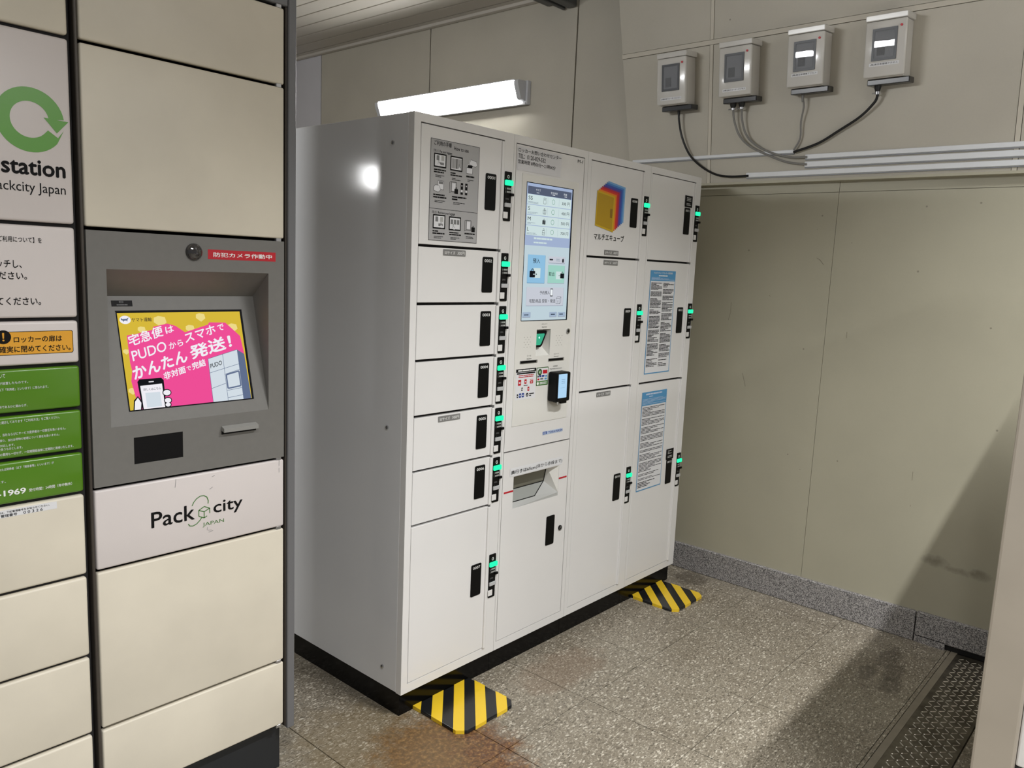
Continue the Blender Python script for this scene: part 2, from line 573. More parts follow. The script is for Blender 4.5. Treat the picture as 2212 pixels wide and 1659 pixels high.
class Ink:
    """flat print laid on a plane o + u*U + v*V, raised h along N"""

    def __init__(self, o, U, V, N):
        self.o, self.U, self.V, self.N = Vector(o), Vector(U), Vector(V), Vector(N)
        self.mb = MB()
        self.mats = []

    def mi(self, k):
        if k not in self.mats:
            self.mats.append(k)
        return self.mats.index(k)

    def p(self, u, v, h=0.0):
        return self.o + self.U * u + self.V * v + self.N * h

    def poly(self, pts, mat_, h=0.0004):
        self.mb.face([self.p(u, v, h) for u, v in pts], self.mi(mat_))
        return self

    def rect(self, u0, v0, u1, v1, mat_, h=0.0004):
        return self.poly([(u0, v0), (u1, v0), (u1, v1), (u0, v1)], mat_, h)

    def frame(self, u0, v0, u1, v1, w, mat_, h=0.0005):
        self.rect(u0, v0, u1, v0 + w, mat_, h)
        self.rect(u0, v1 - w, u1, v1, mat_, h)
        self.rect(u0, v0 + w, u0 + w, v1 - w, mat_, h)
        self.rect(u1 - w, v0 + w, u1, v1 - w, mat_, h)
        return self

    def round(self, u0, v0, u1, v1, r, mat_, h=0.0004):
        return self.poly(rrect(u0, v0, u1, v1, r), mat_, h)

    def disc(self, cu, cv, r, mat_, h=0.0005, rv=None):
        return self.poly(ell(cu, cv, r, rv or r), mat_, h)

    def arc(self, cu, cv, ru, rv, w, mat_, a0=0, a1=360, h=0.0005, n=28):
        a = ell(cu, cv, ru, rv, n, a0, a1)
        c = ell(cu, cv, ru - w, rv - w, n, a0, a1)
        if abs(a1 - a0) >= 359.9:
            a.append(a[0])
            c.append(c[0])
        for i in range(len(a) - 1):
            self.poly([a[i], a[i + 1], c[i + 1], c[i]], mat_, h)
        return self

    def stroke(self, pts, w, mat_, h=0.0005):
        for (a, b_) in zip(pts[:-1], pts[1:]):
            d = Vector((b_[0] - a[0], b_[1] - a[1]))
            if d.length < 1e-9:
                continue
            n = Vector((-d.y, d.x)).normalized() * w / 2
            self.poly([(a[0] - n.x, a[1] - n.y), (b_[0] - n.x, b_[1] - n.y), (b_[0] + n.x, b_[1] + n.y), (a[0] + n.x, a[1] + n.y)], mat_, h)
        return self

    def text(self, s, u0, v0, u1, v1, mat_, bold=0.0, h=0.0006, quad=None):
        """fit the lettering's own bounds to a rectangle, or to a parallelogram (bl, br, tl)"""
        vv, ff = glyphs(s, 0.0)
        if not vv:
            return self
        xs = [q[0] for q in vv]
        ys = [q[1] for q in vv]
        ax, bx, ay, by = min(xs), max(xs), min(ys), max(ys)
        i = self.mi(mat_)
        n = len(self.mb.v)
        shifts = [(0, 0)]
        if bold > 0:
            b_ = bold * 0.9
            shifts = [(0, 0), (b_, 0), (-b_, 0), (0, b_), (0, -b_)]
            ax, bx, ay, by = ax - b_, bx + b_, ay - b_, by + b_
        vv = [(x + dx_, y + dy_) for dx_, dy_ in shifts for x, y in vv]
        nv = len(vv) // len(shifts)
        ff = [tuple(q + c_ * nv for q in f) for c_ in range(len(shifts)) for f in ff]
        for vi, (x, y) in enumerate(vv):
            hh_ = h + (vi // nv) * 0.00004
            s_, t_ = (x - ax) / max(bx - ax, 1e-6), (y - ay) / max(by - ay, 1e-6)
            if quad:
                bl, br, tl = quad
                u = bl[0] + (br[0] - bl[0]) * s_ + (tl[0] - bl[0]) * t_
                v = bl[1] + (br[1] - bl[1]) * s_ + (tl[1] - bl[1]) * t_
            else:
                u = u0 + (u1 - u0) * s_
                v = v0 + (v1 - v0) * t_
            self.mb.v.append(tuple(self.p(u, v, hh_)))
        for f in ff:
            self.mb.f.append(tuple(n + k for k in f))
            self.mb.m.append(i)
        return self

    def bars(self, u0, v0, u1, v1, rows, mat_, w=0.55, h=0.0006, seed=1, gaps=()):
        """rows of print too small to read"""
        rnd = random.Random(seed)
        step = (v1 - v0) / rows
        for r in range(rows):
            if r in gaps:
                continue
            z = v1 - (r + 0.5) * step
            end = u1 if rnd.random() < 0.55 else u0 + (u1 - u0) * rnd.uniform(0.35, 0.95)
            u = u0
            while u < end - 1e-5:
                l = min(end - u, (u1 - u0) * rnd.uniform(0.10, 0.4))
                self.rect(u, z - step * w / 2, u + l, z + step * w / 2, mat_, h)
                u += l + (u1 - u0) * 0.018
        return self

    def done(self, name, parent):
        ob = build_ink(name, self, parent)
        self.mb = MB()
        self.mats = []
        return ob


def build_ink(name, ink, parent):
    me_ob = build(name, ink.mb, ink.mats, parent)
    return me_ob


def front(y=0.0):
    return Ink((0, y, 0), (1, 0, 0), (0, 0, 1), (0, -1, 0))


def holed(mb, x0, z0, x1, z1, y0, y1, holes, mi=0):
    """upright slab between y0 (front) and y1 with rectangular holes"""
    xs = sorted({x0, x1, *[h[0] for h in holes], *[h[2] for h in holes]})
    zs = sorted({z0, z1, *[h[1] for h in holes], *[h[3] for h in holes]})
    for i in range(len(xs) - 1):
        for j in range(len(zs) - 1):
            cx, cz = (xs[i] + xs[i + 1]) / 2, (zs[j] + zs[j + 1]) / 2
            if any(h[0] < cx < h[2] and h[1] < cz < h[3] for h in holes):
                continue
            mb.face([(xs[i], y0, zs[j]), (xs[i + 1], y0, zs[j]), (xs[i + 1], y0, zs[j + 1]), (xs[i], y0, zs[j + 1])], mi)
    for h in holes + [(x0, z0, x1, z1)]:
        a, c, d, e = h
        mb.face([(a, y0, c), (a, y1, c), (d, y1, c), (d, y0, c)], mi)
        mb.face([(a, y0, e), (d, y0, e), (d, y1, e), (a, y1, e)], mi)
        mb.face([(a, y0, c), (a, y0, e), (a, y1, e), (a, y1, c)], mi)
        mb.face([(d, y0, c), (d, y1, c), (d, y1, e), (d, y0, e)], mi)
    return mb


# ================================================================== THE SETTING
WX = 1.850                                     # face of the lower wall
floor = struct('floor', MB().box(-3.2, -4.4, -0.06, 1.95, 4.3, -0.004), 'grout')
TP = 0.3955
tile0 = None
xs0, ys0 = 0.1295, -0.337
for i in range(-8, 5):
    for j in range(-10, 12):
        x0 = xs0 + i * TP
        y0 = ys0 + j * TP
        x1, y1 = min(x0 + TP, 1.848), y0 + TP
        if x0 > 1.84:
            continue
        g = 0.0012
        if y0 < -1.10 and y1 > -1.36 and x1 > 0.2:         # cut for the chequer plate
            for (a, c) in ((y0, min(y1, -1.338)), (max(y0, -1.142), y1)):
                if c - a > 0.01:
                    build('tile', MB().box(x0 + g, a + g, -0.02, x1 - g, c - g, 0), 'terrazzo', floor)
            continue
        if x1 - x0 < TP - 0.01:
            build('tile', MB().box(x0 + g, y0 + g, -0.02, x1 - g, y1 - g, 0), 'terrazzo', floor)
            continue
        if tile0 is None:
            tile0 = build('tile', MB().box(x0 + g, y0 + g, -0.02, x1 - g, y1 - g, 0), 'terrazzo', floor, bevel=0.0008, seg=1)
            t00 = (x0, y0)
        else:
            again(tile0, 'tile', (x0 - t00[0], y0 - t00[1], 0), floor)

# lower wall and the vertical wall behind the lockers: panels with dark joints
wall = struct('wall_right', MB().box(WX + 0.012, -4.4, 0, WX + 0.10, 4.3, 3.25), 'seam_dark')
zt = 1.828
for (a, c) in ((-4.4, -2.92), (-2.92, -1.73), (-1.73, -0.5305), (-0.5305, 0.47)):
    build('panel', MB().box(WX, a + 0.0008, 0.0, WX + 0.02, c - 0.0008, 1.7828), 'wall_paint', wall)
    build('panel', MB().box(WX, a + 0.0008, 1.7845, WX + 0.02, c - 0.0008, zt), 'wall_paint', wall)
BX = 1.840
for (a, c, mt_) in ((0.47, 0.858, 'wall_paint_upper'), (0.868, 1.962, 'wall_paint_upper'), (1.970, 3.067, 'wall_paint_upper'), (3.075, 4.3, 'grey_panel')):
    build('panel', MB().box(BX, a, 0.0, BX + 0.03, c, 2.84), mt_, wall)
build('joint_strip', MB().box(BX + 0.004, 0.8595, 0.0, BX + 0.02, 0.8625, 2.84), 'batten', wall)

# the upper wall leans into the room above the ledge
SL = 0.11


def up(y, z, off=0.0):
    return (1.82 - SL * (z - 1.835) - off, y, z)


uw = MB()
pts = [(0.465, 1.833), (0.581, 3.25), (-4.4, 3.25), (-4.4, 1.833)]
uw.prism([up(y, z) for y, z in pts], (0.03, 0, 0))
upper = struct('wall_upper', uw, 'seam_dark')
HZ0, HZ1 = 2.421, 2.442
cols = [(0.4655, 0.0565), (0.0395, -1.1405), (-1.1585, -2.34), (-2.36, -4.4)]
for k, (a, c) in enumerate(cols):
    for z0, z1 in ((1.834, HZ0), (HZ1, 3.25)):
        a0 = a if k else 0.465 + (z0 - 1.833) * 0.0819
        a1 = a if k else 0.465 + (z1 - 1.833) * 0.0819
        q = [up(c + 0.001, z0 + 0.001, 0.0), up(a0 - 0.001, z0 + 0.001, 0.0), up(a1 - 0.001, z1 - 0.001, 0.0), up(c + 0.001, z1 - 0.001, 0.0)]
        build('panel', MB().prism(q, (-0.004, 0, 0)), 'wall_paint_upper', upper)
for (a, c) in ((0.0555, 0.0405), (-1.1415, -1.1575), (-2.341, -2.359)):
    for z0, z1 in ((1.834, HZ0), (HZ1, 3.25)):
        build('batten', MB().prism([up(c, z0), up(a, z0), up(a, z1), up(c, z1)], (-0.006, 0, 0)), 'batten', upper)
build('batten', MB().prism([up(-4.4, HZ0 + 0.001), up(0.514, HZ0 + 0.001), up(0.516, HZ1 - 0.001), up(-4.4, HZ1 - 0.001)], (-0.006, 0, 0)), 'batten', upper)
build('ledge', MB().box(1.806, -4.4, 1.826, 1.86, 0.465, 1.836), 'wall_paint', upper)

# granite skirting in two lengths with an open joint, undercut where the plate runs under it
base = struct('baseboard_right', MB().box(1.846, -4.4, 0.0, 1.86, 4.3, 0.10), 'gap_dark')
build('skirting_stone', MB().box(1.834, -1.0045, 0.0, 1.856, 1.2, 0.124), 'granite', base, bevel=0.003, seg=1)
build('skirting_stone', MB().box(1.834, -1.36, 0.024, 1.856, -1.0085, 0.126), 'granite', base, bevel=0.003, seg=1)
build('skirting_stone', MB().box(1.834, -1.12, 0.0, 1.856, -1.009, 0.03), 'granite', base)
build('skirting_stone', MB().box(1.834, -4.4, 0.0, 1.856, -1.364, 0.126), 'granite', base, bevel=0.003, seg=1)

# slatted ceiling over the passage behind the lockers, its edge beam, and the hall ceiling
ceil = struct('ceiling', MB().box(-3.2, 1.06, 2.838, 1.86, 4.3, 2.90), 'ceiling_dark')
xr = 1.768
s0 = None
for k in range(40):
    x1 = xr - k * 0.1212
    if x1 < -3.0:
        break
    if s0 is None:
        s0 = build('slat', MB().box(x1 - 0.1212 + 0.0025, 1.07, 2.822, x1 - 0.0025, 4.3, 2.838), 'ceiling_slat', ceil, bevel=0.003, seg=1)
    else:
        again(s0, 'slat', (-k * 0.1212, 0, 0), ceil)
build('slat', MB().box(xr + 0.0025, 1.07, 2.822, 1.81, 4.3, 2.838), 'ceiling_slat', ceil)
t1 = struct('trim_1', MB().box(1.805, 1.07, 2.806, 1.838, 4.3, 2.826), 'ceiling_slat', bevel=0.004)
t2 = MB()
t2.box(-3.2, 0.868, 2.742, 1.832, 0.925, 3.249)
t2.box(-3.2, 0.940, 2.738, 1.832, 0.958, 3.249)
t2.box(-3.2, 0.925, 2.775, 1.832, 1.065, 3.249)
struct('trim_2', t2, 'rail_grey', bevel=0.004, seg=1)
struct('wall_back', MB().box(-3.2, 4.301, 0.0, 1.95, 4.40, 2.90), 'wall_paint_upper')
struct('ceiling_hall', MB().box(-5.0, -9.0, 3.25, 2.0, 1.065, 3.30), 'ceiling_slat')


# hairline scratches on the lower wall
mat('scratch', (96, 90, 72), 0.7)
for pts_ in (((-0.464, 1.514), (-0.479, 1.506), (-0.496, 1.486)), ((-0.094, 1.305), (-0.095, 1.260), (-0.086, 1.223)), ((-0.177, 0.990), (-0.186, 0.963), (-0.196, 0.931)),
             ((-0.271, 1.347), (-0.277, 1.342)), ((-0.619, 1.215), (-0.620, 1.189)), ((-0.930, 0.683), (-0.9305, 0.647)), ((-0.477, 0.601), (-0.483, 0.600)), ((-0.934, 0.547), (-0.937, 0.541))):
    k = Ink((WX, 0, 0), (0, 1, 0), (0, 0, 1), (-1, 0, 0))
    k.stroke(pts_, 0.0011, 'scratch', 0.0004)
    k.done('scratch', wall)

# ================================================================== WHITE LOCKERS
Z0, ZT, DEP = 0.0815, 1.8415, 0.62
BND = (0.0, 0.4255, 0.8285, 1.2520, 1.664)
DTOP, DBOT = 1.8137, 0.1121


def locker_shell(t, i, open_x0, open_x1, fy=0.024):
    a, c = BND[i], BND[i + 1]
    g = 0.0006
    body = MB()
    body.box(a + g, fy, Z0, c - g, DEP, ZT - 0.0005)
    build('body', body, 'white_side' if i == 0 else 'white_paint', t, bevel=0.002, seg=1)
    fr = MB()
    holed(fr, a + g, Z0, c - g, ZT, 0.0, fy - 0.0002, [(open_x0 - 0.002, DBOT - 0.002, open_x1 + 0.002, DTOP + 0.003)])
    build('front_frame', fr, 'white_paint', t)
    build('gap_shade_sheet', MB().box(open_x0 - 0.0015, fy - 0.005, DBOT - 0.0015, open_x1 + 0.0015, fy - 0.0004, DTOP + 0.0025), 'gap_dark', t)  # added black sheet, stands in for the shade inside the door gaps
    # slim raised fold at both edges of the frame
    pl = MB().box(max(a, 0.0118) if i == 0 else a + g, 0.02, 0.0, (c - g) if i < 3 else 1.655, DEP - 0.02, Z0 - 0.0005)
    build('plinth', pl, 'black_gloss', t)


def black_plate(d, x, ztop, number):
    mb = MB()
    mb.prism([(u, -0.0004, v) for u, v in rrect(x, ztop - 0.112, x + 0.048, ztop, 0.005)], (0, -0.0012, 0))
    build('handle_plate', mb, 'black', d)
    if number:
        k = front(-0.0017)
        k.text(number, x + 0.007, ztop - 0.0165, x + 0.041, ztop - 0.0075, 'white_ink', 0.01)
        k.done('number', d)


def lock_unit(t, x, ztop, number):
    """black latch strip with lit button, lever and pull notch"""
    w = 0.032
    mb = MB().prism([(u, 0.0, v) for u, v in rrect(x, ztop - 0.155, x + w, ztop, 0.003)], (0, -0.003, 0))
    L = build('lock_unit', mb, 'black', t)
    lb = MB().box(x - 0.001, -0.010, ztop - 0.0435, x + 0.0355, -0.002, ztop - 0.0265)
    build('button_light', lb, 'led_green', L, bevel=0.003)
    build('lever', MB().box(x + 0.0005, -0.008, ztop - 0.1115, x + w, -0.003, ztop - 0.0985), 'lever_grey', L, bevel=0.0015)
    build('knob', MB().box(x + 0.026, -0.010, ztop - 0.0755, x + 0.040, -0.003, ztop - 0.0665), 'black', L, bevel=0.002)
    build('pull', MB().box(x - 0.004, -0.0055, ztop - 0.1475, x + 0.0175, -0.003, ztop - 0.1265), 'white_paint', L, bevel=0.0015)
    k = front(-0.0032)
    k.arc(x + 0.0155, ztop - 0.016, 0.0055, 0.0055, 0.002, 'white_ink', 40, 320, n=14)
    k.rect(x + 0.017, ztop - 0.018, x + 0.020, ztop - 0.0145, 'white_ink')
    for zz, sd in ((0.053, 1), (0.063, 2)):
        k.rect(x + 0.004, ztop - zz - 0.004, x + 0.005, ztop - zz + 0.003, 'light_grey_ink')
        for q in range(3):
            k.rect(x + 0.010 + q * 0.0065, ztop - zz - 0.003, x + 0.015 + q * 0.0065, ztop - zz + 0.0025, 'light_grey_ink')
    k.text('OPEN', x + 0.005, ztop - 0.088, x + 0.020, ztop - 0.083, 'grey_ink')
    k.rect(x + 0.008, ztop - 0.0965, x + 0.010, ztop - 0.095, 'grey_ink')
    k.done('marks', L)


def door(t, x0, x1, zb, ztop):
    d = build('door', MB().box(x0, 0.0005, zb, x1, 0.017, ztop), 'white_paint', t, bevel=0.0012, seg=1)
    build('edge_flange', MB().box(x1 - 0.004, -0.0055, zb - 0.001, x1 + 0.0075, 0.004, ztop - 0.002), 'white_paint', d, bevel=0.002)
    return d


def size_tag(d, x, zc, s1, s2):
    k = front(-0.0002)
    k.round(x, zc - 0.0093, x + 0.095, zc + 0.0093, 0.002, 'tag_grey')
    k.text(s1, x + 0.006, zc - 0.0052, x + 0.050, zc + 0.0048, 'white_ink', 0.006)
    k.text(s2, x + 0.060, zc - 0.0052, x + 0.090, zc + 0.0048, 'white_ink', 0.0)
    k.done('size_tag', d)


def black_sign(d, x, z, seed):
    k = front(-0.0017)
    k.rect(x, z, x + 0.062, z + 0.048, 'black_ink')
    k.bars(x + 0.012, z + 0.006, x + 0.050, z + 0.042, 6, 'light_grey_ink', 0.5, seed=seed, gaps=(3,))
    k.done('notice_sticker', d)


# ---- column with seven doors
c1 = thing('locker_column', 'white locker column of seven doors numbered 0001 to 0007, nearest the camera', 'locker', (0.21, 0.3, 0), group='white coin locker columns')
locker_shell(c1, 0, 0.0275, 0.3785)
DZ = [(1.4754, 1.8137), (1.3054, 1.4677), (1.1360, 1.2970), (0.9673, 1.1280), (0.7971, 0.9589), (0.6265, 0.7899), (0.1121, 0.6190)]
NP = [1.706, 1.4485, 1.277, 1.1085, 0.938, 0.769, 0.4285]
doors1 = []
for i, ((zb, zz), np_) in enumerate(zip(DZ, NP)):
    d = door(c1, 0.0285, 0.3705, zb, zz)
    doors1.append(d)
    black_plate(d, 0.298, np_, '000%d' % (i + 1))
    lock_unit(c1, 0.385, np_ + 0.0155, i)
size_tag(doors1[1], 0.126, 1.455, 'SSサイズ', '300円')
size_tag(doors1[4], 0.126, 0.9455, 'SSサイズ', '300円')
for z in (1.761, 0.922, 0.147):
    build('screw', MB().tube([(0.001, 0.089, z), (-0.004, 0.089, z), (-0.006, 0.089, z)], [0.006, 0.006, 0.003], 12), 'chrome', c1, smooth=True)

# instruction sheet on door 0001
sh = front(-0.0002)
A0, A1, B0, B1 = 0.0645, 0.2670, 1.488, 1.7780
sh.rect(A0, B0, A1, B1, 'sheet_grey')
sh.frame(A0, B0, A1, B1, 0.0012, 'black_ink')
sh.rect(A0, 1.5798, A1, 1.5811, 'black_ink', 0.0005)
sh.text('ご利用の手順', 0.0776, 1.7600, 0.1474, 1.7735, 'black_ink', 0.015)
sh.text('How to use', 0.158, 1.7555, 0.2185, 1.7665, 'black_ink', 0.012)
sh.text('〔預入〕', 0.0758, 1.7410, 0.0950, 1.7490, 'black_ink')
sh.text('Put your luggage', 0.1000, 1.7390, 0.1500, 1.7480, 'black_ink', 0.006)
sh.text('〔取出〕', 0.0758, 1.5660, 0.0950, 1.5740, 'black_ink')
sh.text('Retrieve your luggage', 0.1000, 1.5640, 0.1700, 1.5735, 'black_ink', 0.006)


def hand(k, u, v, s):
    k.poly([(u, v), (u + s * .45, v - s * .1), (u + s * .5, v + s * .35), (u + s * .15, v + s * .5), (u + s * .1, v + s), (u, v + s), (u - s * .05, v + s * .4), (u - s * .2, v + s * .3)], 'sheet_white', 0.0009)
    k.stroke([(u - s * .2, v + s * .3), (u - s * .05, v + s * .4), (u, v + s), (u + s * .1, v + s), (u + s * .15, v + s * .5), (u + s * .5, v + s * .35)], 0.0008, 'black_ink', 0.001)


def bag(k, u0, v0, u1, v1, mat_, h=0.0008):
    k.round(u0, v0, u1, v0 + (v1 - v0) * .74, (u1 - u0) * .08, mat_, h)
    w = (u1 - u0)
    k.arc((u0 + u1) / 2, v0 + (v1 - v0) * .74, w * .24, (v1 - v0) * .26, w * .09, mat_, 0, 180, h, 12)


def pad(k, u0, v0, u1, v1, style):
    k.round(u0, v0, u1, v1, 0.002, 'black_ink', 0.0006)
    k.rect(u0 + 0.004, v0 + 0.004, u1 - 0.004, v1 - 0.004, 'sheet_white', 0.0007)
    w, hh = u1 - u0, v1 - v0
    if style == 0:
        k.rect(u0 + w * .2, v0 + hh * .5, u0 + w * .42, v0 + hh * .85, 'grey_ink', 0.0008)
        k.rect(u0 + w * .58, v0 + hh * .5, u0 + w * .82, v0 + hh * .85, 'light_grey_ink', 0.0008)
        k.rect(u0 + w * .45, v0 + hh * .2, u0 + w * .8, v0 + hh * .38, 'grey_ink', 0.0008)
    elif style == 1:
        k.rect(u0 + w * .12, v0 + hh * .16, u0 + w * .88, v0 + hh * .84, 'sheet_grey', 0.0008)
        for q in range(7):
            x = u0 + w * (.12 + .76 * q / 6)
            k.rect(x - 0.0004, v0 + hh * .16, x + 0.0004, v0 + hh * .84, 'grey_ink', 0.00085)
        k.rect(u0 + w * .5, v0 + hh * .16, u0 + w * .55, v0 + hh * .84, 'black_ink', 0.0009)
    else:
        for q in range(3):
            k.rect(u0 + w * (.14 + q * .26), v0 + hh * .45, u0 + w * (.34 + q * .26), v0 + hh * .78, 'grey_ink', 0.0008)


pad(sh, 0.0780, 1.6985, 0.1280, 1.7385, 0); hand(sh, 0.096, 1.704, 0.016)
pad(sh, 0.1440, 1.6960, 0.1950, 1.7385, 1); hand(sh, 0.180, 1.702, 0.014)
pad(sh, 0.0800, 1.5225, 0.1305, 1.5640, 0); hand(sh, 0.112, 1.527, 0.015)
pad(sh, 0.1455, 1.5215, 0.1960, 1.5625, 2); hand(sh, 0.163, 1.525, 0.015)
# payment box with card
sh.poly([(0.212, 1.695), (0.238, 1.695), (0.238, 1.712), (0.244, 1.722), (0.218, 1.722), (0.212, 1.712)], 'sheet_white', 0.0007)
sh.poly([(0.215, 1.712), (0.236, 1.712), (0.240, 1.720), (0.219, 1.720)], 'black_ink', 0.0008)
sh.poly([(0.222, 1.722), (0.250, 1.717), (0.258, 1.722), (0.254, 1.733), (0.230, 1.737), (0.224, 1.733)], 'sheet_white', 0.0009)
sh.stroke([(0.222, 1.722), (0.250, 1.717), (0.258, 1.722), (0.254, 1.733), (0.230, 1.737), (0.222, 1.722)], 0.0009, 'black_ink', 0.001)
sh.stroke([(0.212, 1.695), (0.238, 1.695), (0.238, 1.712), (0.212, 1.712), (0.212, 1.695)], 0.0009, 'black_ink', 0.001)
# ticket being taken
sh.rect(0.096, 1.636, 0.120, 1.662, 'sheet_white', 0.0007)
sh.rect(0.100, 1.652, 0.117, 1.660, 'grey_ink', 0.0008)
sh.poly([(0.080, 1.632), (0.098, 1.628), (0.108, 1.636), (0.100, 1.648), (0.086, 1.648), (0.080, 1.642)], 'sheet_white', 0.0009)
sh.stroke([(0.080, 1.632), (0.098, 1.628), (0.108, 1.636), (0.100, 1.648), (0.086, 1.648), (0.080, 1.642), (0.080, 1.632)], 0.0009, 'black_ink', 0.001)
sh.frame(0.096, 1.636, 0.120, 1.662, 0.001, 'black_ink', 0.00085)
# open locker with bag and two latches
for (u, v) in ((0.146, 1.634), (0.214, 1.526)):
    sh.frame(u + 0.004, v, u + 0.026, v + 0.030, 0.0012, 'black_ink', 0.0008)
    sh.rect(u + 0.008, v + 0.004, u + 0.022, v + 0.026, 'sheet_white', 0.0007)
    sh.stroke([(u + 0.004, v), (u - 0.002, v - 0.003), (u - 0.002, v + 0.028), (u + 0.004, v + 0.030)], 0.0009, 'black_ink', 0.0008)
    bag(sh, u + 0.018 + (0.010 if u > 0.2 else 0), v - 0.004, u + 0.033 + (0.010 if u > 0.2 else 0), v + 0.015, 'black_ink', 0.001)
for u in (0.190, 0.209):
    sh.rect(u, 1.630, u + 0.010, 1.664, 'black_ink', 0.0007)
    sh.rect(u + 0.001, 1.637, u + 0.009, 1.644, 'sheet_white', 0.0008)
    sh.rect(u + 0.003, 1.654, u + 0.007, 1.658, 'sheet_white', 0.0008)
for (u0, v0, u1, v1, r, s) in ((0.0790, 1.682, 0.1270, 1.695, 2, 1), (0.146, 1.680, 0.194, 1.692, 2, 2), (0.212, 1.682, 0.250, 1.690, 1, 3), (0.0790, 1.610, 0.132, 1.624, 2, 4), (0.155, 1.610, 0.216, 1.624, 2, 5),
                               (0.0800, 1.506, 0.129, 1.519, 2, 6), (0.148, 1.506, 0.198, 1.518, 2, 7), (0.213, 1.512, 0.258, 1.519, 1, 8)):
    sh.bars(u0, v0, u1, v1, r, 'black_ink', 0.6, seed=s + 20)
    sh.bars(u0 + 0.006, v0 - 0.012, u1 - 0.006, v0 - 0.004, 2, 'black_ink', 0.45, seed=s + 60)
sh.done('instruction_sheet', doors1[0])

# ---- payment column
c2 = thing('locker_terminal', 'white payment column with tall lit touch screen between the locker columns', 'kiosk', (0.627, 0.3, 0))
locker_shell(c2, 1, 0.4384, 0.8062, 0.10)
SC = (0.5815, 1.1175, 0.6585, 1.2100)
ud = MB()
holed(ud, 0.4394, 0.7955, 0.8052, DTOP, 0.0005, 0.0170, [SC])
up_door = build('upper_door', ud, 'white_paint', c2)
cp = MB()
holed(cp, 0.4720, 0.8800, 0.7775, 1.7260, -0.0012, 0.0005, [SC])
build('control_panel', cp, 'panel_white', up_door)
k = front(-0.0001)
k.rect(0.4425, 1.7330, 0.6725, 1.8075, 'label_film')
k.text('ロッカーお問い合わせセンター', 0.4472, 1.7900, 0.6711, 1.8035, 'black_ink', 0.012)
k.text('TEL：0120-829-532', 0.4468, 1.7710, 0.5869, 1.7850, 'black_ink', 0.010)
k.text('営業時間 8時00分～21時00分', 0.4468, 1.7535, 0.6417, 1.7668, 'black_ink', 0.012)
k.done('contact_label', up_door)
k = front(-0.0001)
k.text('M-1', 0.7659, 1.7950, 0.7954, 1.8055, 'black_ink')
k.done('unit_number', up_door)

# lit touch screen
scr = build('touch_screen', MB().box(0.494, -0.0022, 1.2405, 0.748, -0.0013, 1.7010), 'e_black', c2)
k = front(-0.0022)
u0, u1 = 0.4955, 0.7405
k.rect(u0, 1.2430, u1, 1.6985, 'e_bg', 0.0003)
k.rect(u0, 1.4955, u1, 1.6985, 'e_mid', 0.0004)
k.rect(0.500, 1.6635, 0.7360, 1.6885, 'e_head', 0.0005)
k.text('サイズ', 0.5409, 1.6755, 0.5657, 1.6830, 'e_white')
k.text('空き状況', 0.6209, 1.6725, 0.6571, 1.6800, 'e_white')
k.text('料金', 0.6925, 1.6735, 0.7104, 1.6815, 'e_white')
for a in (0.545, 0.630, 0.696):
    k.rect(a, 1.6690, a + 0.014, 1.6705, 'e_white', 0.0006)
for r, (nm, pr) in enumerate((('SS', '300 円'), ('S', '400 円'), ('M', '500 円'), ('L', '700 円'))):
    zt_ = 1.6625 - r * 0.0340
    zb_ = zt_ - 0.0318
    k.rect(0.499, zb_, 0.7360, zt_, 'e_row', 0.0005)
    for a in (0.606, 0.668):
        k.rect(a, zb_ + 0.004, a + 0.0008, zt_ - 0.004, 'e_line', 0.0006)
    wd = {'SS': 0.0215, 'S': 0.0095, 'M': 0.0160, 'L': 0.0080}[nm]
    k.text(nm, 0.5045, zt_ - 0.0178, 0.5045 + wd, zt_ - 0.0055, 'e_black')
    k.text(pr, 0.6842, zt_ - 0.0225, 0.7281, zt_ - 0.0105, 'e_black')
    k.bars(0.503, zb_ + 0.002, 0.556, zb_ + 0.009, 2, 'e_line', 0.5, seed=r + 3)
    k.arc(0.637, zt_ - 0.0160, 0.0085, 0.0085, 0.0012, 'e_greenring', h=0.0006)
    iu, iv = 0.5835, zt_ - 0.026
    if r == 0:
        k.frame(iu, iv, iu + 0.014, iv + 0.020, 0.001, 'e_black', 0.0006)
        k.rect(iu + 0.004, iv + 0.013, iu + 0.010, iv + 0.0145, 'e_black', 0.0006)
        k.rect(iu + 0.0063, iv + 0.011, iu + 0.0077, iv + 0.017, 'e_black', 0.0006)
    elif r == 1:
        k.frame(iu - 0.001, iv, iu + 0.015, iv + 0.014, 0.0012, 'e_black', 0.0006)
        k.frame(iu + 0.004, iv, iu + 0.010, iv + 0.019, 0.0012, 'e_black', 0.0006)
    elif r == 2:
        bag(k, iu - 0.001, iv, iu + 0.015, iv + 0.019, 'e_black', 0.0006)
        k.rect(iu + 0.0065, iv, iu + 0.0078, iv + 0.014, 'e_row', 0.0007)
    else:
        k.frame(iu, iv - 0.002, iu + 0.014, iv + 0.014, 0.001, 'e_black', 0.0006)
        k.rect(iu, iv + 0.005, iu + 0.014, iv + 0.0065, 'e_black', 0.0006)
        k.frame(iu + 0.004, iv + 0.014, iu + 0.010, iv + 0.020, 0.001, 'e_black', 0.0006)
k.bars(0.541, 1.5150, 0.640, 1.5250, 1, 'e_row', 0.6, seed=31)
k.bars(0.541, 1.5020, 0.610, 1.5100, 1, 'e_row', 0.6, seed=32)
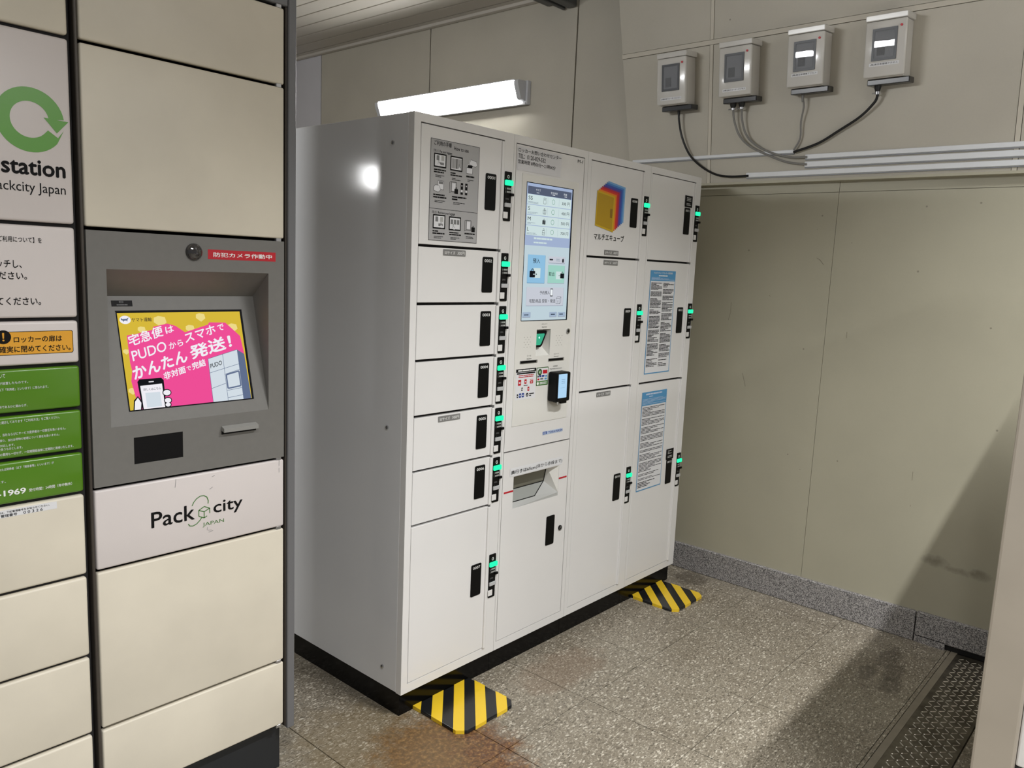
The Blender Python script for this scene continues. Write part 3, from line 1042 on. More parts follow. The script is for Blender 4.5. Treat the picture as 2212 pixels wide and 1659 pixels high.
for (a, b_, c_, d_, mt_, ed) in ((0.5155, 1.3710, 0.6075, 1.4650, 'e_blue', 'e_bluedk'), (0.6265, 1.4410, 0.7170, 1.4630, 'e_grey', 'e_greydk'), (0.6255, 1.3715, 0.7185, 1.4330, 'e_mint', 'e_greydk'),
                             (0.5155, 1.2935, 0.7180, 1.3560, 'e_grey', 'e_greydk'), (0.500, 1.2540, 0.541, 1.2710, 'e_btn', 'e_greydk'), (0.645, 1.2540, 0.685, 1.2700, 'e_btn', 'e_greydk'), (0.693, 1.2540, 0.734, 1.2690, 'e_btn', 'e_greydk')):
    k.round(a - 0.0006, b_ - 0.0022, c_ + 0.0012, d_, 0.002, ed, 0.0004)
    k.round(a, b_, c_, d_, 0.002, mt_, 0.0005)
k.text('預入', 0.5417, 1.4365, 0.5791, 1.4530, 'e_black', 0.01)
k.text('取出', 0.6300, 1.3955, 0.6617, 1.4095, 'e_black', 0.01)
k.text('予約預入', 0.5855, 1.3315, 0.6406, 1.3435, 'e_black', 0.004)
k.text('宅配/商品 受取・発送', 0.5314, 1.3025, 0.6739, 1.3155, 'e_black', 0.004)
k.rect(0.548, 1.387, 0.584, 1.421, 'e_row', 0.0006)
bag(k, 0.527, 1.389, 0.556, 1.4185, 'e_black', 0.0007)
k.rect(0.545, 1.3985, 0.562, 1.4010, 'e_row', 0.0008)
k.poly([(0.560, 1.3955), (0.566, 1.3998), (0.560, 1.404)], 'e_black', 0.0008)
k.rect(0.671, 1.385, 0.704, 1.412, 'e_row', 0.0006)
bag(k, 0.695, 1.388, 0.717, 1.4120, 'e_black', 0.0007)
k.stroke([(0.685, 1.3975), (0.699, 1.3975)], 0.0014, 'e_black', 0.0008)
k.bars(0.631, 1.447, 0.655, 1.457, 1, 'e_black', 0.5, seed=5)
k.bars(0.668, 1.446, 0.690, 1.457, 2, 'e_line', 0.5, seed=6)
bag(k, 0.702, 1.444, 0.711, 1.460, 'e_black', 0.0007)
k.round(0.643, 1.325, 0.658, 1.352, 0.002, 'e_black', 0.0006)
k.rect(0.6445, 1.328, 0.6565, 1.349, 'e_white', 0.0007)
k.frame(0.678, 1.299, 0.700, 1.317, 0.001, 'e_black', 0.0006)
k.stroke([(0.678, 1.317), (0.684, 1.323), (0.706, 1.323), (0.700, 1.317)], 0.001, 'e_black', 0.0006)
k.stroke([(0.706, 1.323), (0.706, 1.305), (0.700, 1.299)], 0.001, 'e_black', 0.0006)
k.rect(0.688, 1.303, 0.690, 1.311, 'e_black', 0.0006)
for a in (0.505, 0.650, 0.698):
    k.bars(a + 0.003, 1.258, a + 0.026, 1.266, 1, 'e_ink2', 0.4, seed=int(a * 1000))
k.done('screen_image', scr)

# scanner pocket
sp = MB()
a, b_, c_, d_ = SC
a, b_, c_, d_ = a - 0.0007, b_ - 0.0007, c_ + 0.0007, d_ + 0.0007
ia, ib, ic, id_, dy = a, 1.1420, 0.6540, d_, 0.030
sp.face([(ia, dy, ib), (ic, dy, ib), (ic, dy, id_), (ia, dy, id_)], 0)
sp.face([(c_, 0.0010, b_), (c_, 0.0010, d_), (ic, dy, id_), (ic, dy, ib)], 0)
sp.face([(a, 0.0010, b_), (c_, 0.0010, b_), (ic, dy, ib), (ia, dy, ib)], 0)
sp.face([(a, 0.0010, d_), (ia, dy, id_), (ic, dy, id_), (c_, 0.0010, d_)], 0)
sp.face([(a, 0.0010, b_), (ia, dy, ib), (ia, dy, id_), (a, 0.0010, d_)], 0)
pocket = build('scanner_pocket', sp, 'panel_white', c2)
g = MB()
g.prism([(u, 0.012, v) for u, v in [(0.590, 1.146), (0.620, 1.146), (0.630, 1.152), (0.6535, 1.196), (0.652, 1.203), (0.590, 1.203)]], (0, 0.008, 0))
build('scanner_frame', g, 'black', pocket)
k = front(0.0118)
k.poly([(0.590, 1.154), (0.618, 1.154), (0.624, 1.158), (0.642, 1.190), (0.640, 1.194), (0.590, 1.194)], 'scan_green', 0.0002)
k.disc(0.612, 1.180, 0.0035, 'scan_dot', 0.0006)
k.done('scanner_window', pocket)
k = front(-0.0012)
for jp, en, (a0, a1, a2, a3), (b0, b1, b2, b3) in (
        ('スキャナー', 'Scanner', (0.6053, 1.2258, 0.6392, 1.2308), (0.6083, 1.2165, 0.6363, 1.2207)),
        ('シール', 'Sticker', (0.535, 1.1185, 0.557, 1.1235), (0.534, 1.1085, 0.560, 1.1130)),
        ('レシート', 'Receipt', (0.684, 1.1180, 0.711, 1.1230), (0.684, 1.1085, 0.711, 1.1130)),
        ('決済端末', 'Payment terminal', (0.682, 1.0735, 0.708, 1.0785), (0.664, 1.0640, 0.732, 1.0690))):
    k.text(jp, a0, a1, a2, a3, 'black_ink')
    k.text(en, b0, b1, b2, b3, 'black_ink')
    k.done('caption', up_door)
for (cx, cz) in ((0.533, 1.1685), (0.709, 1.168)):
    for r in range(5):
        n_ = 3 if r % 2 == 0 else 2
        for q in range(n_):
            k.disc(cx + (q - (n_ - 1) / 2) * 0.016, cz + (r - 2) * 0.0085, 0.0011, 'gap_dark', 0.0003)
    k.done('speaker_holes', up_door)['kind'] = 'stuff'
for (x0, x1) in ((0.498, 0.5915), (0.6515, 0.742)):
    s_ = build('paper_slot', MB().box(x0, -0.0035, 1.0945, x1, -0.0008, 1.1055), 'silver', c2, bevel=0.001, seg=1)
    build('slot_mouth', MB().box(x0 + 0.002, -0.0042, 1.0965, x1 - 0.008, -0.0036, 1.1040), 'black', s_)
build('key_lock', MB().tube([(0.757, 0.0, 1.200), (0.757, -0.005, 1.200)], 0.0095, 18), 'silver', c2, smooth=True)
k = front(-0.0053)
k.disc(0.757, 1.200, 0.006, 'keyhole', 0.0002)
k.rect(0.7562, 1.196, 0.7578, 1.204, 'black', 0.0006)
k.done('key_hole', c2)

# payment stickers
k = front(-0.0012)
k.rect(0.4815, 0.9710, 0.5880, 1.0770, 'sheet_white', 0.0003)
k.rect(0.4815, 1.0655, 0.5880, 1.0770, 'black_ink', 0.0005)
k.bars(0.492, 1.0680, 0.578, 1.0745, 1, 'white_ink', 0.7, seed=11)
k.rect(0.486, 1.0590, 0.584, 1.0640, 'black_ink', 0.0005)
k.bars(0.495, 1.0460, 0.575, 1.0570, 2, 'red', 0.5, seed=12)
for (x, z, mt_, w, h_) in ((0.494, 1.020, 'red', 0.016, 0.020), (0.527, 1.024, 'red', 0.012, 0.016), (0.557, 1.023, 'red', 0.017, 0.011), (0.513, 1.000, 'black_ink', 0.006, 0.013), (0.545, 0.998, 'red', 0.010, 0.015),
                         (0.490, 0.978, 'black_ink', 0.007, 0.013), (0.501, 0.978, 'blue_ink', 0.012, 0.015), (0.516, 0.978, 'blue_ink', 0.012, 0.015)):
    k.round(x, z, x + w, z + h_, 0.002, mt_, 0.0005)
    k.rect(x + w * .25, z + h_ * .35, x + w * .75, z + h_ * .6, 'sheet_white', 0.0006)
k.bars(0.524, 1.0165, 0.545, 1.0210, 1, 'black_ink', 0.5, seed=4)
k.bars(0.556, 1.0355, 0.574, 1.0395, 1, 'red', 0.5, seed=4)
k.disc(0.545, 0.985, 0.0068, 'black_ink')
k.stroke([(0.5415, 0.985), (0.5445, 0.982), (0.549, 0.9885)], 0.0018, 'sheet_white', 0.0008)
k.bars(0.556, 0.978, 0.582, 0.991, 2, 'black_ink', 0.55, seed=9)
k.done('payment_sticker', up_door)
k = front(-0.0012)
k.round(0.5915, 1.0125, 0.6555, 1.0755, 0.003, 'logo_green', 0.0003)
k.round(0.5905, 1.0115, 0.6565, 1.0765, 0.003, 'black_ink', 0.0002)
k.rect(0.594, 1.0280, 0.6535, 1.0735, 'sheet_white', 0.0005)
k.disc(0.609, 1.0595, 0.0115, 'black_ink', 0.0006)
k.disc(0.609, 1.0595, 0.0085, 'logo_green', 0.0007)
k.text('IC', 0.6035, 1.0560, 0.6140, 1.0630, 'white_ink', 0.02, 0.0009)
k.rect(0.625, 1.0530, 0.650, 1.0660, 'red', 0.0006)
for (x, z, mt_, w) in ((0.597, 1.041, 'black_ink', 0.006), (0.606, 1.042, 'blue_ink', 0.012), (0.621, 1.042, 'blue_ink', 0.014), (0.640, 1.041, 'notice_blue', 0.010), (0.597, 1.031, 'red', 0.011), (0.613, 1.032, 'grey_ink', 0.016), (0.636, 1.031, 'notice_blue', 0.013)):
    k.rect(x, z, x + w, z + 0.0065, mt_, 0.0006)
k.disc(0.600, 1.0195, 0.0055, 'white_ink', 0.0006)
k.bars(0.610, 1.0150, 0.650, 1.0245, 2, 'white_ink', 0.5, seed=8)
k.done('card_sticker', up_door)

# card terminal standing proud of the panel
tm = build('card_terminal', MB().box(0.657, -0.0455, 0.9520, 0.7335, -0.0012, 1.0585), 'black', c2, bevel=0.006)
build('display', MB().box(0.6625, -0.0462, 0.9670, 0.7110, -0.0452, 1.0525), 'e_pay', tm)
k = front(-0.0464)
k.bars(0.678, 1.017, 0.698, 1.036, 3, 'e_paytxt', 0.3, seed=3)
k.rect(0.674, 1.0030, 0.698, 1.0036, 'e_paytxt')
k.done('display_image', tm)
k.rect(0.7215, 1.004, 0.7225, 1.016, 'meter_dark')
k.done('indicator_mark', tm)
build('foot', MB().box(0.690, -0.040, 0.9440, 0.7230, -0.0012, 0.9525), 'black', tm, bevel=0.002)
build('catch', MB().box(0.681, -0.034, 0.9410, 0.6865, -0.028, 0.9525), 'silver', tm)

k = front(-0.0001)
k.rect(0.6425, 0.8285, 0.7590, 0.8410, 'tape_blue', 0.0003)
k.rect(0.6440, 0.8300, 0.6680, 0.8400, 'blue_ink', 0.0005)
for a in (0.648, 0.6535, 0.659):
    k.rect(a, 0.8310, a + 0.003, 0.8380, 'tape_blue', 0.0006)
k.text('TOKAI RIKEN', 0.6748, 0.8305, 0.7578, 0.8392, 'blue_ink', 0.02)
k.done('maker_plate', up_door)

# lower service door with the ticket hopper
HO = (0.4955, 0.5850, 0.7515, 0.7000)
ld = MB()
holed(ld, 0.4394, DBOT + 0.0005, 0.8052, 0.7905, 0.0005, 0.0170, [HO])
lo = build('lower_door', ld, 'white_paint', c2)
hp = MB()
a, b_, c_, d_ = HO
a, b_, c_, d_ = a - 0.0007, b_ - 0.0007, c_ + 0.0007, d_ + 0.0007
A_, B_, C_, D_, L_ = (a, 0.050, 0.636), (0.723, 0.050, 0.636), (0.712, 0.030, d_), (0.638, 0.020, 0.601), (a, 0.020, 0.601)
hp.face([(a, 0.030, d_), C_, B_, A_], 1)
hp.face([A_, B_, D_, L_], 3)
hp.face([C_, (c_, 0.0012, d_), (c_, 0.0012, 0.597), B_], 0)
hp.face([B_, (c_, 0.0012, 0.597), D_], 2)
hp.face([L_, D_, (c_, 0.0012, 0.597), (c_, 0.0012, b_), (a, 0.0012, b_)], 2)
hp.face([(a, 0.0012, d_), (c_, 0.0012, d_), C_, (a, 0.030, d_)], 1)
hp.face([(a, 0.0012, b_), L_, A_, (a, 0.030, d_), (a, 0.0012, d_)], 1)
hop = build('hopper', hp, ['panel_white', 'hopper_back', 'light_grey_ink', 'hopper_clear'], lo)
for p_, q_ in ((A_, B_), (B_, C_), (B_, D_), (L_, D_)):
    build('flap_edge', MB().tube([(p_[0], p_[1] - 0.001, p_[2]), (q_[0], q_[1] - 0.001, q_[2])], 0.0016, 6), 'black', lo)
k = front(-0.0001)
k.rect(0.4745, 0.7030, 0.7690, 0.7325, 'sheet_white', 0.0003)
k.text('奥行きは65cm', 0.4795, 0.7095, 0.6102, 0.7240, 'black_ink', 0.02)
k.text('(床から赤線まで)', 0.6140, 0.7085, 0.7662, 0.7250, 'black_ink', 0.002)
k.done('depth_label', lo)
k = front(-0.0001)
k.rect(0.4465, 0.6470, 0.4950, 0.6530, 'red', 0.0004)
k.done('red_line', lo)
k.rect(0.7520, 0.6470, 0.7995, 0.6530, 'red', 0.0004)
k.done('red_line', lo)
black_plate(lo, 0.690, 0.5145, None)
build('key_lock', MB().tube([(0.774, 0.001, 0.455), (0.774, -0.004, 0.455)], 0.0095, 18), 'black', lo, smooth=True)
k = front(-0.0042)
k.arc(0.774, 0.455, 0.007, 0.007, 0.002, 'silver')
k.disc(0.774, 0.457, 0.002, 'silver')
k.done('key_hole', lo)

# ---- column with the colour logo
c3 = thing('locker_column', 'white locker column with rainbow stacked-doors logo on door 0008', 'locker', (1.04, 0.3, 0), group='white coin locker columns')
locker_shell(c3, 2, 0.8501, 1.2035)
d3 = []
for i, ((zb, zz), np_) in enumerate(zip([(1.4754, 1.8137), (0.9683, 1.4677), (0.1121, 0.9600)], [1.706, 1.2785, 0.6020])):
    d = door(c3, 0.8510, 1.1960, zb, zz)
    d3.append(d)
    black_plate(d, 1.119, np_, ('0008', '0009', '0010')[i])
    lock_unit(c3, 1.2095, np_ + 0.0155, i)
size_tag(d3[0], 0.959, 1.4905, 'Sサイズ', '400円')
size_tag(d3[1], 0.959, 1.4530, 'Mサイズ', '500円')
size_tag(d3[2], 0.963, 0.9455, 'Lサイズ', '700円')
logo_cols = [(118, 168, 214), (70, 128, 196), (54, 84, 170), (92, 62, 146), (178, 40, 62), (206, 46, 40), (224, 132, 30), (204, 168, 30)]
k = front(-0.0002)
n_ = len(logo_cols)
for q, cc in enumerate(logo_cols):
    mat('logo_%d' % q, cc, 0.5)
    s_ = q / (n_ - 1)
    du, dv = 0.067 * (1 - s_), 0.040 * (1 - s_)
    k.poly([(0.889 + du, 1.586 + dv), (1.007 + du, 1.567 + dv), (1.009 + du, 1.700 + dv), (0.893 + du, 1.713 + dv)], 'logo_%d' % q, 0.0003 + q * 0.00008)
mat('logo_front', (178, 142, 24), 0.5)
mat('logo_handle', (140, 104, 26), 0.5)
k.poly([(0.894, 1.591), (0.998, 1.575), (1.0, 1.695), (0.898, 1.706)], 'logo_front', 0.0011)
k.poly([(0.981, 1.620), (0.9955, 1.619), (0.9965, 1.653), (0.981, 1.653)], 'logo_handle', 0.0012)
k.text('マルチエキューブ', 0.8873, 1.5350, 1.0854, 1.5590, 'black_ink', 0.01)
k.done('colour_logo', d3[0])

# ---- last column with the two blue notices
c4 = thing('locker_column', 'white locker column with two blue-headed notices, beside the beige wall', 'locker', (1.458, 0.3, 0), group='white coin locker columns')
locker_shell(c4, 3, 1.2645, 1.6170)
d4 = []
for i, ((zb, zz), np_) in enumerate(zip([(1.4754, 1.8137), (0.9683, 1.4677), (0.1121, 0.9600)], [1.704, 1.2790, 0.5995])):
    d = door(c4, 1.2655, 1.6095, zb, zz)
    d4.append(d)
    black_plate(d, 1.5335, np_, ('0011', '0012', '0013')[i])
    lock_unit(c4, 1.6245, np_ + 0.0165, i)
black_sign(d4[0], 1.5310, 1.7070, 3)
black_sign(d4[2], 1.5265, 0.6000, 5)
k = front(-0.0002)
k.rect(1.2965, 1.0010, 1.4980, 1.4330, 'notice_blue', 0.0003)
k.rect(1.3010, 1.0055, 1.4935, 1.3900, 'sheet_white', 0.0005)
k.text('マルチエキューブ ロッカー利用規約', 1.322, 1.4190, 1.472, 1.4275, 'white_ink', 0.004)
k.bars(1.362, 1.4085, 1.432, 1.4150, 1, 'white_ink', 0.7, seed=41)
k.bars(1.306, 1.3930, 1.490, 1.4060, 3, 'tape_blue', 0.4, seed=42)
for (u0, u1, sd) in ((1.306, 1.392, 1), (1.402, 1.489, 2)):
    z = 1.384
    rnd = random.Random(sd)
    while z > 1.080:
        n_ = rnd.choice((4, 6, 8, 10))
        z2 = max(1.072, z - n_ * 0.0052)
        k.bars(u0, z2, u1, z, max(1, int(round((z - z2) / 0.0052))), 'black_ink', 0.58, seed=sd * 100 + int(z * 1000))
        z = z2 - 0.006
k.bars(1.306, 1.030, 1.392, 1.066, 6, 'black_ink', 0.5, seed=71)
k.bars(1.402, 1.028, 1.470, 1.072, 7, 'black_ink', 0.5, seed=72, gaps=(1, 3))
k.done('notice_sheet', d4[1])
k = front(-0.0002)
k.rect(1.2950, 0.4940, 1.4950, 0.9240, 'notice_blue', 0.0003)
k.rect(1.2990, 0.4985, 1.4910, 0.8660, 'sheet_white', 0.0005)
k.bars(1.325, 0.9100, 1.455, 0.9180, 1, 'tape_blue', 0.8, seed=51)
k.bars(1.350, 0.9010, 1.430, 0.9065, 1, 'tape_blue', 0.7, seed=52)
k.bars(1.300, 0.8700, 1.488, 0.8960, 5, 'tape_blue', 0.3, seed=53)
z = 0.860
rnd = random.Random(9)
while z > 0.545:
    n_ = rnd.choice((2, 4, 5, 7))
    z2 = max(0.540, z - n_ * 0.0060)
    k.bars(1.304, z2, 1.486, z, max(1, int(round((z - z2) / 0.0060))), 'black_ink', 0.42, seed=int(z * 1000))
    z = z2 - 0.007
k.bars(1.304, 0.508, 1.440, 0.534, 4, 'black_ink', 0.5, seed=55)
k.done('notice_sheet', d4[2])

# ================================================================== CREAM PARCEL LOCKERS
LY = 0.030
# shared heights of the joints
GL = [0.144, 0.333, 0.5205, 0.710, 0.897, 0.990, 1.083, 1.178, 1.273, 1.464, 1.834, 2.018]
GR = [0.144, 0.333, 0.711, 0.899, 1.462, 1.834, 2.018]
G = 0.0036


def parcel_shell(t, xa, xb, frame_r):
    bd = 0.13 if frame_r else 0.022
    build('body', MB().box(xa + 0.001, LY + bd, 0.128, xb - 0.001, LY + 0.585, 2.12), 'frame_grey', t)
    build('gap_shade_sheet', MB().box(xa + 0.004, LY + bd - 0.010, 0.135, xb - 0.004, LY + bd - 0.0005, 2.03), 'gap_dark', t)  # black sheet added behind the doors so their gaps look shaded
    build('header', MB().box(xa + 0.001, LY - 0.001, 2.0215, xb - (0.001 if not frame_r else 0.022), LY + bd, 2.12), 'frame_grey', t, bevel=0.002, seg=1)
    build('base', MB().box(xa + 0.001, LY + 0.03, 0.0, xb - (0.001 if not frame_r else 0.026), LY + 0.57, 0.1275), 'dark_base', t)


pr = thing('parcel_locker', 'cream parcel locker column with grey touch-screen terminal, leftmost of the free-standing fronts facing the camera', 'locker', (-0.62, 0.33, 0), group='cream parcel locker columns')
pr['label'] = 'cream parcel locker column with grey touch-screen terminal in its middle'
parcel_shell(pr, -0.8795, -0.3655, True)
build('side_frame', MB().box(-0.3875, LY - 0.004, 0.128, -0.3655, LY + 0.13, 2.12), 'frame_grey', pr, bevel=0.002, seg=1)
build('side_frame', MB().box(-0.3925, LY + 0.003, 0.136, -0.3880, LY + 0.022, 2.02), 'frame_dark', pr)
build('divider', MB().box(-0.8785, LY + 0.000, 0.136, -0.8720, LY + 0.119, 2.02), 'frame_dark', pr, bevel=0.0015, seg=1)
XL, XR = -0.8690, -0.3975
rd = []
for a, c in zip(GR[:-1], GR[1:]):
    if abs(a - 0.899) < 0.01:
        rd.append(None)
        continue
    rd.append(build('door', MB().box(XL, LY, a + G, XR, LY + 0.018, c - G), 'lilac_white' if abs(a - 0.711) < 0.01 else 'cream', pr, bevel=0.0045, seg=3, smooth=True))
for z in GR:
    build('hinge', MB().box(-0.4190, LY + 0.001, z - 0.005, -0.4040, LY + 0.012, z + 0.005), 'silver', pr, bevel=0.0015, seg=1)

# terminal panel with a sloping recess
TR = (-0.8300, 1.0330, -0.4420, 1.3780)
tp = MB()
holed(tp, XL, 0.9025, XR, 1.4585, LY, LY + 0.012, [TR, (-0.7820, 0.9425, -0.6685, 1.0040)])
term = build('terminal_panel', tp, 'term_grey', pr)
rc = MB()
yb, zi = LY + 0.075, 1.317
x0, z0, x1, z1 = TR[0] - 0.0008, TR[1], TR[2] + 0.0008, TR[3] + 0.0008
rc.face([(x0, LY + 0.0006, z0), (x1, LY + 0.0006, z0), (x1, yb, zi), (x0, yb, zi)], 0)             # sloping bezel
rc.face([(x0, LY + 0.0006, z1), (x0, yb, zi), (x1, yb, zi), (x1, LY + 0.0006, z1)], 0)             # sloping top
rc.face([(x1, LY + 0.0006, z0), (x1, LY + 0.0006, z1), (x1, yb, zi)], 0)
rc.face([(x0, LY + 0.0006, z0), (x0, yb, zi), (x0, LY + 0.0006, z1)], 0)
rec = build('screen_recess', rc, 'term_grey', pr)
E = Vector((0, 0.075, 0.284)).normalized()
NN = Vector((0, -E.z, E.y))


def slope():
    return Ink((0, LY, 1.033), (1, 0, 0), E, NN)


def slope_box(u0, v0, u1, v1, h0, h1):
    q = slope()
    return MB().prism([q.p(u0, v0, h0), q.p(u1, v0, h0), q.p(u1, v1, h0), q.p(u0, v1, h0)], NN * (h1 - h0))


scr2 = build('terminal_screen', slope_box(-0.7870, 0.0310, -0.4815, 0.2570, 0.0002, 0.0010), 'e_black', pr)
k = slope()
U0, U1, V0, V1 = -0.7850, -0.4850, 0.0332, 0.2545
k.rect(U0, V0, U1, V1, 'e_yel', 0.0012)
for (u, v, s_) in ((-0.690, 0.232, 0.030), (-0.590, 0.240, 0.024), (-0.735, 0.214, 0.018), (-0.620, 0.213, 0.022), (-0.510, 0.212, 0.026), (-0.776, 0.165, 0.014), (-0.774, 0.075, 0.018)):
    pg = [(u - s_ * .5, v), (u, v - s_ * .4), (u + s_ * .5, v - s_ * .05), (u + s_ * .42, v + s_ * .38), (u - s_ * .1, v + s_ * .48), (u - s_ * .45, v + s_ * .35)]
    pg = [(min(max(a, U0), U1), min(max(b_, V0), V1)) for a, b_ in pg]
    k.poly(pg, 'e_yel2', 0.0013)
k.poly([(-0.765, V0), (-0.4865, V0), (-0.489, 0.150), (-0.493, 0.192), (-0.528, 0.227), (-0.570, 0.2285), (-0.574, 0.223), (-0.634, 0.206), (-0.655, 0.222), (-0.674, 0.228), (-0.708, 0.221), (-0.711, 0.214), (-0.752, 0.205), (-0.770, 0.203), (-0.771, 0.140), (-0.769, 0.122), (-0.774, 0.098)], 'e_pink', 0.0014)
k.disc(-0.7690, 0.2385, 0.0125, 'e_pwhite', 0.0016, rv=0.0095)
k.poly([(-0.7780, 0.2435), (-0.7755, 0.2405), (-0.7660, 0.2410), (-0.7605, 0.2440), (-0.7635, 0.2390), (-0.7650, 0.2340), (-0.7665, 0.2370), (-0.7715, 0.2365), (-0.7735, 0.2335), (-0.7745, 0.2370), (-0.7785, 0.2385)], 'e_lockd', 0.0018)
k.text('ヤマト運輸', -0.7550, 0.2335, -0.7090, 0.2430, 'e_inkdk', 0.01, 0.0018)  # company name in dark grey lettering


def para(bl, br, h):
    d = Vector((br[0] - bl[0], br[1] - bl[1])).normalized()
    n = Vector((-d.y * 0.35, max(d.x, 0.9)))
    return (bl, br, (bl[0] + n.x * h, bl[1] + n.y * h))


k.text('宅急便', 0, 0, 0, 0, 'e_pwhite', 0.022, 0.0018, quad=para((-0.7670, 0.1760), (-0.6860, 0.1990), 0.0270))
k.text('は', 0, 0, 0, 0, 'e_pwhite', 0.022, 0.0018, quad=para((-0.6800, 0.2030), (-0.6600, 0.2085), 0.0170))
k.text('PUDO', 0, 0, 0, 0, 'e_pwhite', 0.012, 0.0018, quad=para((-0.7640, 0.1430), (-0.6830, 0.1640), 0.0240))
k.text('から', 0, 0, 0, 0, 'e_pwhite', 0.018, 0.0018, quad=para((-0.6770, 0.1660), (-0.6420, 0.1750), 0.0160))
k.text('スマホ', 0, 0, 0, 0, 'e_pwhite', 0.024, 0.0018, quad=para((-0.6360, 0.1790), (-0.5560, 0.2010), 0.0240))
k.text('で', 0, 0, 0, 0, 'e_pwhite', 0.020, 0.0018, quad=para((-0.5500, 0.2050), (-0.5330, 0.2095), 0.0160))
k.text('かんたん', 0, 0, 0, 0, 'e_pwhite', 0.034, 0.0018, quad=para((-0.7670, 0.1000), (-0.6360, 0.1360), 0.0310))
k.text('発送！', 0, 0, 0, 0, 'e_pwhite', 0.034, 0.0018, quad=para((-0.6280, 0.1380), (-0.5180, 0.1640), 0.0350))
k.text('非対面', 0, 0, 0, 0, 'e_pwhite', 0.030, 0.0018, quad=para((-0.6990, 0.0950), (-0.6450, 0.1090), 0.0180))
k.text('で', 0, 0, 0, 0, 'e_pwhite', 0.020, 0.0018, quad=para((-0.6420, 0.1120), (-0.6310, 0.1150), 0.0110))
k.text('完結', 0, 0, 0, 0, 'e_pwhite', 0.030, 0.0018, quad=para((-0.6280, 0.1140), (-0.5930, 0.1230), 0.0180))
# drawing of a phone held in a hand
k.poly([(-0.7780, V0), (-0.7590, V0), (-0.7560, 0.050), (-0.7640, 0.064), (-0.7740, 0.055)], 'e_black', 0.0015)
k.poly([(-0.7755, V0), (-0.7615, V0), (-0.7585, 0.048), (-0.7645, 0.0605), (-0.7720, 0.052)], 'e_pwhite', 0.0016)
k.poly([(-0.7580, V0), (-0.7030, V0), (-0.7010, 0.096), (-0.7060, 0.1015), (-0.7560, 0.1015), (-0.7610, 0.096)], 'e_black', 0.0017)
k.poly([(-0.7550, V0), (-0.7060, V0), (-0.7060, 0.088), (-0.7560, 0.0865)], 'e_pwhite', 0.0018)
k.round(-0.7360, 0.0930, -0.7240, 0.0955, 0.001, 'e_pwhite', 0.0018)
k.text('詳しくはこちら', -0.7500, 0.0745, -0.7105, 0.0805, 'e_ink2', 0.004, 0.0020)
k.rect(-0.7470, 0.0360, -0.7130, 0.0695, 'e_lockw', 0.0019)
for (u, v, a_) in ((-0.6975, 0.066, 0.0085), (-0.6975, 0.048, 0.0075), (-0.6985, 0.038, 0.006)):
    k.disc(u, v, a_ + 0.002, 'e_black', 0.0019, rv=a_ * 0.75 + 0.002)
    k.disc(u, v, a_, 'e_pwhite', 0.0020, rv=a_ * 0.75)
# drawing of a locker
k.poly([(-0.588, V0), (-0.508, V0), (-0.507, 0.158), (-0.586, 0.139)], 'e_lockw', 0.0016)
k.poly([(-0.508, V0), (-0.4865, V0), (-0.489, 0.146), (-0.507, 0.158)], 'e_lockd', 0.0016)
for a, b_ in (((-0.588, 0.104), (-0.507, 0.122)), ((-0.549, 0.098), (-0.507, 0.108)), ((-0.549, 0.058), (-0.508, 0.062)), ((-0.549, 0.040), (-0.508, 0.044)), ((-0.549, V0), (-0.547, 0.148)), ((-0.588, V0), (-0.586, 0.139)), ((-0.586, 0.139), (-0.507, 0.158)), ((-0.588, 0.066), (-0.549, 0.076))):
    k.stroke([a, b_], 0.0010, 'e_lockd', 0.0017)
k.stroke([(-0.545, 0.063), (-0.510, 0.067), (-0.510, 0.104), (-0.545, 0.097), (-0.545, 0.063)], 0.0035, 'e_lockd', 0.0018)
k.text('PUDO', 0, 0, 0, 0, 'e_black', 0.012, 0.0020, quad=((-0.5830, 0.1150), (-0.5520, 0.1225), (-0.5830, 0.1260)))
k.done('screen_image', scr2)
k = slope()
k.rect(-0.7880, 0.2570, -0.4800, 0.2600, 'black_ink', 0.0004)
k.rect(-0.4820, 0.0310, -0.4785, 0.2600, 'black_ink', 0.0004)
k.done('screen_gasket', scr2)
tg = build('model_tag', slope_box(-0.7935, 0.2700, -0.7480, 0.2830, 0.0002, 0.0015), 'black', rec)
k = slope()
k.frame(-0.777, 0.2775, -0.768, 0.2815, 0.0008, 'grey_ink', 0.0018)
k.bars(-0.783, 0.2715, -0.757, 0.2745, 1, 'grey_ink', 0.6, 0.0018, seed=2)
k.done('tag_print', rec)
# dome camera, warning label, reader window, receipt lip
db = MB()
rings = []
for i in range(7):
    a_ = math.pi / 2 * i / 6
    rings.append((0.0200 * math.cos(a_), 0.014 * math.sin(a_)))
for (r0, h0), (r1, h1) in zip(rings[:-1], rings[1:]):
    for q in range(24):
        w0, w1 = 2 * math.pi * q / 24, 2 * math.pi * (q + 1) / 24
        db.face([(-0.635 + r0 * math.cos(w0), LY - h0, 1.4225 + r0 * math.sin(w0)), (-0.635 + r0 * math.cos(w1), LY - h0, 1.4225 + r0 * math.sin(w1)),
                 (-0.635 + r1 * math.cos(w1), LY - h1, 1.4225 + r1 * math.sin(w1)), (-0.635 + r1 * math.cos(w0), LY - h1, 1.4225 + r1 * math.sin(w0))])
dome = build('camera_dome', db, 'dome', term, smooth=True)
k = front(LY)
k.rect(-0.6010, 1.4075, -0.4220, 1.4300, 'red', 0.0004)
k.text('防犯カメラ作動中', -0.5877, 1.4130, -0.4322, 1.4240, 'white_ink', 0.02)
k.done('camera_label', term)
build('reader_window', MB().box(-0.7815, LY + 0.002, 0.9430, -0.6690, LY + 0.006, 1.0035), 'black_ink', term)
rl = MB()
rl.box(-0.5715, LY - 0.001, 0.9840, -0.4785, LY + 0.002, 0.9960)
build('receipt_slot', rl, 'black', term)
rl = MB()
